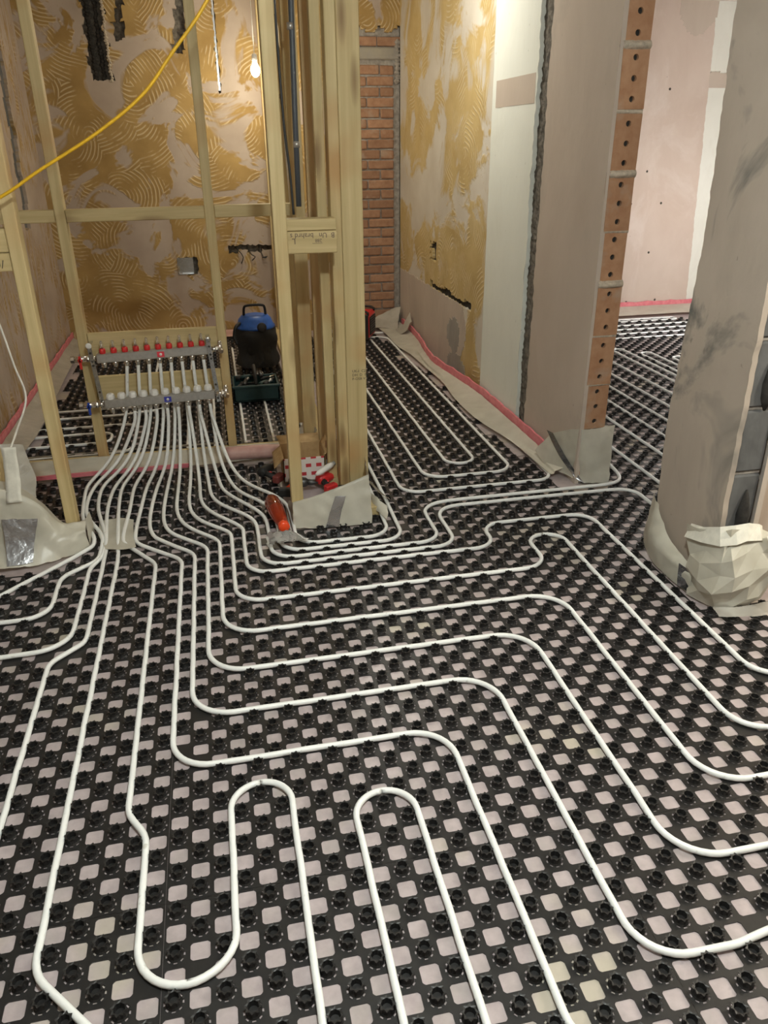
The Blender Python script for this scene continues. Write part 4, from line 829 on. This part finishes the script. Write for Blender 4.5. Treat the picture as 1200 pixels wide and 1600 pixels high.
# ------------------------------------------------------------------ loose things
# red site radio
rd = thing('site_radio', (1.14, 5.42, 0.0), 'red and black box radio on the corridor floor by the brick panel', 'radio')
RX0, RX1, RY0, RY1, RZ0, RZ1 = 0.95, 1.21, 5.34, 5.60, 0.026, 0.235
MB().box(RX0, RX1, RY0, RY1, RZ0, RZ1, 0.02).build('body', 'red_plastic', rd)
gr = MB().box(RX1-0.012, RX1+0.006, RY0+0.03, RY1-0.03, RZ0+0.03, RZ1-0.03, 0.006).build('speaker_grille', 'black_rubber', rd)
for q in range(7): MB().box(RX1+0.006, RX1+0.009, RY0+0.04, RY1-0.04, RZ0+0.045+q*0.02, RZ0+0.052+q*0.02).build('grille_bar', 'dark_metal', gr)
MB().tube(catmull([(RX0+0.01, RY0+0.02, RZ1-0.01), (RX0+0.03, RY0+0.02, RZ1+0.02), (RX1-0.03, RY0+0.02, RZ1+0.02), (RX1-0.01, RY0+0.02, RZ1-0.01)]), 0.010, 8).build('roll_bar', 'black_rubber', rd)
MB().tube(catmull([(RX0+0.01, RY1-0.02, RZ1-0.01), (RX0+0.03, RY1-0.02, RZ1+0.02), (RX1-0.03, RY1-0.02, RZ1+0.02), (RX1-0.01, RY1-0.02, RZ1-0.01)]), 0.010, 8).build('roll_bar', 'black_rubber', rd)
for x in (RX0+0.02, RX1-0.02): MB().box(x-0.018, x+0.018, RY0-0.008, RY0+0.01, RZ0, RZ1, 0.006).build('corner_guard', 'black_rubber', rd)
MB().lathe((1.12, RY0-0.001, 0.15), [(0.03, 0), (0.03, 0.008), (0.022, 0.014)], 14, axis=(0, -1, 0)).build('dial', 'black_rubber', rd)
for o in rd.children_recursive:
    o.data.transform(Matrix.Translation(Vector((1.21, 5.34, 0))-Vector(WL[rd.name])) @ Matrix.Rotation(-0.42, 4, 'Z') @ Matrix.Translation(Vector(WL[rd.name])-Vector((1.21, 5.34, 0))))
# vacuum cleaner with blue head and a black bag round the drum
vc = thing('vacuum_cleaner', (0.26, 4.72, 0.0), 'blue-topped drum vacuum with a baggy black cover standing in the back room', 'vacuum')
mb = MB(); n = 28
def bag(a, b):
    th = a*2*math.pi; r = (0.135+0.012*math.sin(b*9+1)+0.010*math.sin(th*5+b*6))*(1 if b < 0.93 else 0.95); return (0.262+r*math.cos(th)*1.06, 4.72+r*math.sin(th), 0.05+0.275*b+0.012*math.sin(th*3)*b)
mb.grid(bag, n, 12).build('drum_cover', 'black_fabric', vc)
MB().lathe((0.262, 4.72, 0.05), [(0.12, 0), (0.125, 0.27)], 20).build('drum', 'black_rubber', vc)
hd = MB().lathe((0.262, 4.72, 0.315), [(0.138, 0), (0.142, 0.012), (0.128, 0.028), (0.118, 0.060), (0.095, 0.085), (0.05, 0.095)], 20).build('motor_head', 'blue_plastic', vc)
MB().tube(catmull([(0.185, 4.72, 0.375), (0.19, 4.70, 0.455), (0.215, 4.69, 0.475), (0.31, 4.69, 0.475), (0.335, 4.70, 0.455), (0.34, 4.72, 0.375)], 0.01), 0.009, 8).build('handle', 'black_rubber', vc)
MB().lathe((0.30, 4.595, 0.335), [(0.03, 0), (0.034, 0.004), (0.034, 0.014), (0.022, 0.018)], 14, axis=(0, -1, 0.2)).build('hose_port', 'black_rubber', vc)
MB().tube(catmull([(0.15, 4.66, 0.36), (0.12, 4.62, 0.34), (0.105, 4.62, 0.28), (0.12, 4.61, 0.22)], 0.01), 0.012, 8).build('hose', 'black_rubber', vc)
for a in range(4):
    th = a*math.pi/2+0.7; c_ = (0.262+0.12*math.cos(th), 4.72+0.11*math.sin(th), 0.043)
    MB().lathe((c_[0]-0.012, c_[1], c_[2]), [(0.012, 0), (0.019, 0.004), (0.019, 0.020), (0.012, 0.024)], 12, axis=(1, 0, 0)).build('castor', 'black_rubber', vc)
# green open tool tote
tt = thing('tool_tote', (0.20, 3.97, 0.0), 'dark green open tool tote filled with hand tools on the back room floor', 'tool box')
TX0, TX1, TY0, TY1 = 0.055, 0.345, 3.86, 4.14
mb = MB(); mb.box(TX0, TX1, TY0, TY0+0.012, 0.027, 0.125, 0.003).box(TX0, TX1, TY1-0.012, TY1, 0.027, 0.125, 0.003).box(TX0, TX0+0.012, TY0, TY1, 0.027, 0.125, 0.003).box(TX1-0.012, TX1, TY0, TY1, 0.027, 0.125, 0.003).box(TX0, TX1, TY0, TY1, 0.026, 0.036); mb.build('tub', 'green_plastic', tt)
MB().box(TX0-0.006, TX1+0.006, TY0-0.006, TY0+0.016, 0.112, 0.130, 0.004).build('rim', 'green_plastic', tt)
MB().tube(catmull([(0.20, TY0+0.01, 0.12), (0.20, TY0+0.06, 0.20), (0.20, TY1-0.06, 0.20), (0.20, TY1-0.01, 0.12)], 0.02), 0.011, 8).build('carry_handle', 'black_rubber', tt)
tools = [('chisel', 'steel', (0.08, 3.9, 0.105), (0.16, 4.02, 0.135), 0.011), ('screwdriver', 'black_rubber', (0.10, 3.95, 0.12), (0.19, 3.93, 0.125), 0.013), ('pliers', 'dark_metal', (0.22, 3.91, 0.12), (0.32, 3.98, 0.135), 0.012), ('wrench', 'nickel', (0.24, 4.0, 0.13), (0.33, 4.08, 0.125), 0.010), ('spirit_level', 'steel', (0.08, 4.08, 0.12), (0.26, 4.10, 0.14), 0.014), ('pump_pliers', 'black_rubber', (0.13, 3.89, 0.13), (0.15, 4.06, 0.14), 0.012), ('pipe_cutter', 'steel', (0.25, 3.89, 0.118), (0.30, 3.93, 0.14), 0.017), ('hammer', 'dark_metal', (0.11, 4.03, 0.14), (0.24, 4.05, 0.15), 0.012)]
tl = {'chisel': 'steel chisel lying in the green tool tote', 'screwdriver': 'black-handled screwdriver at the front of the green tool tote', 'pliers': 'dark pliers at the right of the green tool tote', 'wrench': 'shiny wrench at the rear right of the green tool tote', 'spirit_level': 'short steel level at the back of the green tool tote', 'pump_pliers': 'black pump pliers lying lengthwise in the green tool tote', 'pipe_cutter': 'stubby steel pipe cutter at the front right of the green tool tote', 'hammer': 'dark hammer lying on top in the green tool tote'}
for nme, mt, a, b, r in tools:
    A, B = Vector(a), Vector(b); m_ = A.lerp(B, 0.55); t_ = thing(nme, (A.x, A.y, 0.04), tl[nme], 'tool')
    MB().tube([A, A.lerp(B, 0.15), A.lerp(B, 0.4), m_], r, 9, rad=[r*0.8, r*1.1, r, r*0.8]).build('grip', 'black_rubber' if mt != 'dark_metal' else 'green_plastic', t_)
    hdm = MB().tube([m_, A.lerp(B, 0.8), B], r*0.5, 8, rad=[r*0.5, r*0.5, r*0.8])
    if nme == 'hammer': hdm.cyl(B-Vector((0, 0.045, 0)), B+Vector((0, 0.045, 0)), 0.014)
    hdm.build('head', mt, t_)
# cardboard carton with red print
bx = thing('cardboard_box', (0.34, 2.68, 0.0), 'open cardboard carton with red printed squares under the studs', 'box')
BX0, BX1, BY0, BY1, BZ1 = 0.245, 0.445, 2.50, 2.68, 0.150
BL = Vector((0, 0, 0))
mb = MB(); mb.box(BX0, BX1, BY0, BY0+0.004, 0.027, BZ1-0.004); mb.build('front_panel', 'carton_print', bx)
mb = MB(); mb.box(BX0, BX0+0.004, BY0, BY1, 0.027, BZ1).box(BX1-0.004, BX1, BY0, BY1, 0.027, BZ1).box(BX0, BX1, BY1-0.004, BY1, 0.027, BZ1+0.01).box(BX0, BX1, BY0, BY1, 0.026, 0.030); mb.build('carton', 'cardboard', bx)
for nm, rows in (('flap', [[(BX0, BY1, BZ1+0.01), (BX1, BY1, BZ1+0.01)], [(BX0-0.01, BY1+0.07, BZ1+0.03), (BX1, BY1+0.07, BZ1+0.03)]]), ('flap', [[(BX0, BY0, BZ1), (BX0, BY1, BZ1)], [(BX0-0.045, BY0, BZ1-0.045), (BX0-0.04, BY1, BZ1-0.03)]]), ('flap', [[(BX1, BY0, BZ1), (BX1, BY1, BZ1)], [(BX1+0.03, BY0, BZ1+0.035), (BX1+0.03, BY1, BZ1+0.04)]])):
    m_ = MB(); loft(m_, rows, 6, 3, 0.0, lin=True); o = m_.build(nm, 'cardboard', bx); md = o.modifiers.new('thick', 'SOLIDIFY'); md.thickness = 0.004
# maroon tool bag leaning beside the carton
pb = thing('tool_pouch', (0.50, 2.60, 0.0), 'maroon and grey open pouch leaning between the carton and the corner post', 'pouch')
mb = MB(); loft(mb, [[(0.452, 2.52, 0.03), (0.455, 2.53, 0.12), (0.46, 2.56, 0.20)], [(0.50, 2.50, 0.03), (0.51, 2.51, 0.13), (0.495, 2.56, 0.22)], [(0.545, 2.52, 0.03), (0.545, 2.54, 0.10), (0.53, 2.58, 0.17)]], 10, 5, 0.004, 1, 3); o = mb.build('front_leather', 'maroon', pb); o.modifiers.new('thick', 'SOLIDIFY').thickness = 0.006
mb = MB(); loft(mb, [[(0.45, 2.51, 0.028), (0.452, 2.515, 0.08), (0.455, 2.53, 0.12)], [(0.50, 2.485, 0.028), (0.502, 2.49, 0.08), (0.505, 2.505, 0.10)]], 8, 4, 0.004, 1, 5); o = mb.build('lining', 'grey_fabric', pb); o.modifiers.new('thick', 'SOLIDIFY').thickness = 0.005
# cordless tools lying in front of the carton
def power_tool(loc, ang, label, cols):
    t_ = thing('cordless_tool', loc, label, 'power tool'); R3 = Matrix.Rotation(ang, 3, 'Z'); L = Vector(loc)
    def tr(m_): m_.v = [tuple(L+R3 @ (Vector(p)*0.8)) for p in m_.v]; return m_
    tr(MB().lathe((-0.05, 0, 0.045), [(0.022, 0), (0.032, 0.01), (0.033, 0.06), (0.028, 0.10), (0.018, 0.115)], 14, axis=(1, 0, 0))).build('motor_housing', cols[0], t_)
    tr(MB().lathe((0.063, 0, 0.045), [(0.016, 0), (0.019, 0.006), (0.017, 0.03), (0.007, 0.044), (0.004, 0.06)], 12, axis=(1, 0, 0))).build('chuck', 'dark_metal', t_)
    tr(MB().tube([(-0.02, 0, 0.04), (-0.03, -0.05, 0.036), (-0.042, -0.10, 0.034)], 0.02, 10, rad=[0.02, 0.017, 0.02])).build('grip', cols[1], t_)
    tr(MB().box(-0.085, -0.005, -0.15, -0.105, 0.01, 0.06, 0.008)).build('battery', cols[2], t_)
    tr(MB().box(-0.012, 0.004, -0.05, -0.025, 0.026, 0.046, 0.003)).build('trigger', 'red_plastic', t_)
    return t_
power_tool((0.16, 2.60, 0.022), 0.9, 'black cordless tool with red trim left of the printed carton', ('black_rubber', 'black_rubber', 'maroon'))
power_tool((0.30, 2.42, 0.022), -0.3, 'grey and orange cordless tool behind the single stud', ('dark_metal', 'orange_red', 'black_rubber'))
power_tool((0.43, 2.44, 0.022), 0.5, 'red and black cordless drill lying against the wrapped nib', ('red_plastic', 'black_rubber', 'red_plastic'))
tb = thing('sealant_tube', (0.42, 2.40, 0.04), 'small white tube lying on the cordless drill by the nib', 'tube')
MB().tube([(0.385, 2.375, 0.105), (0.40, 2.385, 0.108), (0.455, 2.42, 0.125), (0.47, 2.43, 0.128)], 0.014, 12, rad=[0.006, 0.013, 0.0145, 0.013]).build('tube_body', 'white_plastic', tb)
MB().cyl((0.47, 2.43, 0.128), (0.482, 2.438, 0.132), 0.010).build('cap', 'grey_fabric', tb)
# translucent red bottle lying across the pipes
bo = thing('bottle', (0.177, 2.10, 0.03), 'translucent red-orange bottle lying on the pipes beside the nib', 'bottle')
A, B = Vector((0.160, 2.25, 0.062)), Vector((0.196, 1.965, 0.052)); P_ = [A.lerp(B, t) for t in (0, 0.03, 0.12, 0.3, 0.5, 0.7, 0.84, 0.9, 0.93)]
MB().tube(P_, 0.03, 18, rad=[0.014, 0.026, 0.034, 0.037, 0.035, 0.030, 0.024, 0.016, 0.014]).build('shell', 'bottle_clear', bo)
MB().tube([A.lerp(B, t) for t in (0.35, 0.4, 0.6, 0.8, 0.88)], 0.03, 16, rad=[0.010, 0.030, 0.0305, 0.024, 0.014]).build('contents', 'orange_red', bo)
MB().lathe(A.lerp(B, 0.9), [(0.021, 0), (0.024, 0.006), (0.024, 0.026), (0.019, 0.032)], 14, axis=(B-A), lobes=0.03).build('cap', 'orange_red', bo)
# crumpled clear wrapping
cp = thing('plastic_wrapping', (0.19, 1.87, 0.03), 'crumpled scrap of clear plastic wrapping lying on the pipes', 'wrapping')
mb = MB()
for q in range(3): loft(mb, [[(0.11+0.03*q, 1.84+0.02*q, 0.03), (0.16+0.03*q, 1.83, 0.05), (0.24+0.02*q, 1.87, 0.03)], [(0.115+0.03*q, 1.89, 0.06), (0.17+0.02*q, 1.88, 0.075), (0.235, 1.90, 0.05)], [(0.12+0.03*q, 1.94, 0.03), (0.18, 1.93, 0.045), (0.225, 1.93, 0.03)]], 14, 5, 0.014, 2.2, q*3.1)
mb.build('crumple', 'clear_film', cp)

sk = thing('grey_sack', (0.55, 4.4, 0.0), 'upright grey cloth sack behind the middle studs', 'sack')
mb = MB(); mb.grid(lambda a, b: (0.555+(0.052-0.02*b**6+0.004*math.sin(b*25+a*9))*math.cos(a*6.283), 4.20+0.05*math.sin(a*6.283)*(1-0.6*b**4), 0.028+0.26*b), 18, 14); mb.build('cloth', 'grey_fabric', sk)
MB().lathe((0.555, 4.20, 0.028), [(0.05, 0), (0.05, 0.02)], 14).build('bottom', 'grey_fabric', sk)

# cables, conduit, hanging pieces
MB().tube(catmull([(-0.95, 2.02, 1.22), (-0.66, 2.0, 1.35), (-0.52, 2.0, 1.43), (-0.32, 2.0, 1.54), (-0.16, 2.0, 1.65), (-0.05, 2.0, 1.77), (0.08, 2.0, 1.92), (0.26, 2.03, 2.2), (0.30, 2.08, 2.49)]), 0.0054, 8).build('yellow_cable', 'yellow_cable', None, (0.3, 2.08, 2.49), 'yellow flex strung diagonally across the top left in front of the studs', 'cable')
MB().tube(catmull([(-0.86, 2.3, 1.10), (-0.82, 2.3, 0.88), (-0.80, 2.3, 0.72), (-0.78, 2.29, 0.59), (-0.82, 2.2, 0.48), (-0.84, 2.06, 0.42)]), 0.0042, 8).build('white_cable', 'white_cable', None, (-0.84, 2.06, 0.42), 'thin white cable hanging loose at the left edge', 'cable')
mb = MB(); loft(mb, [[(-0.845, 2.045, 0.47), (-0.855, 2.035, 0.35), (-0.862, 2.005, 0.255)], [(-0.795, 2.045, 0.468), (-0.800, 2.035, 0.35), (-0.805, 2.0, 0.26)]], 12, 4, 0.004, 1, 2)
o = mb.build('masking_tape', 'masking_tape', None, (-0.82, 2.03, 0.26), 'strip of white masking tape round the end of the white cable', 'tape'); o.modifiers.new('thick', 'SOLIDIFY').thickness = 0.002
cnd = thing('conduit', (0.40, 2.55, 1.25), 'dark grey plastic conduit hanging between the middle studs', 'conduit')
MB().tube([(0.396, 2.60, 1.26), (0.400, 2.60, 1.6), (0.407, 2.60, 1.95), (0.415, 2.60, 2.5)], 0.0115, 12).build('tube', 'conduit', cnd)
for z in (1.50, 1.92): MB().cyl((0.4, 2.60, z-0.012), (0.4005, 2.60, z+0.012), 0.0145, 12).build('coupler', 'steel', cnd)
MB().tube(catmull([(0.302, 2.17, 2.49), (0.304, 2.175, 2.0), (0.312, 2.18, 1.6), (0.325, 2.18, 1.40), (0.33, 2.18, 1.26)]), 0.0045, 8).build('black_cable', 'cable_black', None, (0.33, 2.18, 1.26), 'thin black cable running down beside the single middle stud', 'cable')
for i, (x, y, lab) in enumerate(((0.372, 3.24, 'left white cable dangling behind the middle studs with a yellow tip'), (0.437, 3.24, 'right white cable dangling behind the middle studs with a yellow tip'))):
    t_ = thing('dangling_cable', (x, y, 0.5), lab, 'cable')
    MB().tube(catmull([(x-0.03, y, 1.75), (x-0.02, y, 1.4), (x-0.005, y, 1.0), (x, y, 0.72)]), 0.005, 8).build('sheath', 'white_cable', t_)
    MB().tube(catmull([(x, y, 0.72), (x+0.004, y, 0.62), (x+0.001, y, 0.52)]), 0.007, 8).build('tip', 'yellow_cable', t_)

# ------------------------------------------------------------------ lamps
def pendant(key, label, rad=0.032):
    d = LAMPS[key]; p = Vector(d['p']); t_ = thing('pendant_lamp', (p.x, p.y, ZC), label, 'lamp')
    MB().tube([(p.x, p.y, ZC-0.002), (p.x, p.y, p.z+0.085)], 0.003, 6).build('flex', 'white_cable', t_)
    MB().lathe((p.x, p.y, ZC), [(0.045, 0), (0.045, -0.012), (0.03, -0.025), (0.008, -0.03)], 14).build('ceiling_rose', 'white_plastic', t_)
    MB().lathe((p.x, p.y, p.z+0.095), [(0.008, 0), (0.018, -0.006), (0.02, -0.04), (0.016, -0.052)], 14).build('lamp_holder', 'white_plastic', t_)
    MB().lathe((p.x, p.y, p.z+0.045), [(0.014, 0), (0.018, -0.014), (rad, -0.038), (rad*1.04, -0.055), (rad*0.8, -0.08), (0.010, -0.094)], 16).build('bulb', 'bulb_glow', t_)
    l = bpy.data.lights.new('bulb_light', 'POINT'); l.energy = d['w']; l.color = d['c']; l.shadow_soft_size = 0.06
    lo = bpy.data.objects.new('bulb_light', l); COL.objects.link(lo); lo.location = p-Vector((0, 0, 0.055)); WL[lo.name] = tuple(lo.location)
    lo.parent = t_; lo.location = Vector((0, 0, p.z-0.055-ZC)); return t_
pendant('hall', 'added unseen bulb lighting the foreground from the hall ceiling')  # assumed fixture, added overhead out of view to light the foreground
pendant('back', 'glaring bare bulb in the back room beside the single middle stud')
pendant('corridor', 'added unseen bulb lighting the corridor above the long loops')  # assumed fixture, added out of view to brighten the upper right wall
pendant('side', 'added unseen bulb standing in for daylight in the side room right of the pier')  # added bulb in place of daylight entering from the right

d = LAMPS['far']; p = Vector(d['p'])          # added tripod light, hidden behind the pier to brighten the far room
t_ = thing('added_tripod_light', (p.x, p.y, 0.0), 'added unseen tripod light brightening the far room', 'lamp')
for a in range(3):
    th = a*2.094+0.4; MB().tube([(p.x, p.y, 0.45), (p.x+0.36*math.cos(th), p.y+0.36*math.sin(th), 0.03)], 0.011, 8).build('leg', 'dark_metal', t_)
MB().cyl((p.x, p.y, 0.40), (p.x, p.y, p.z-0.10), 0.014).build('pole', 'dark_metal', t_)
MB().lathe((p.x, p.y, p.z-0.10), [(0.03, 0), (0.07, 0.01), (0.075, 0.03), (0.06, 0.04)], 16).build('base', 'orange_red', t_)
MB().lathe((p.x, p.y, p.z-0.06), [(0.062, 0), (0.066, 0.01), (0.066, 0.11), (0.05, 0.13)], 18).build('globe', 'bulb_glow', t_)
l = bpy.data.lights.new('added_far_light', 'POINT'); l.energy = d['w']; l.color = d['c']; l.shadow_soft_size = 0.09
lo = bpy.data.objects.new('added_far_light', l); COL.objects.link(lo); lo.parent = t_; lo.location = (0, 0, p.z)
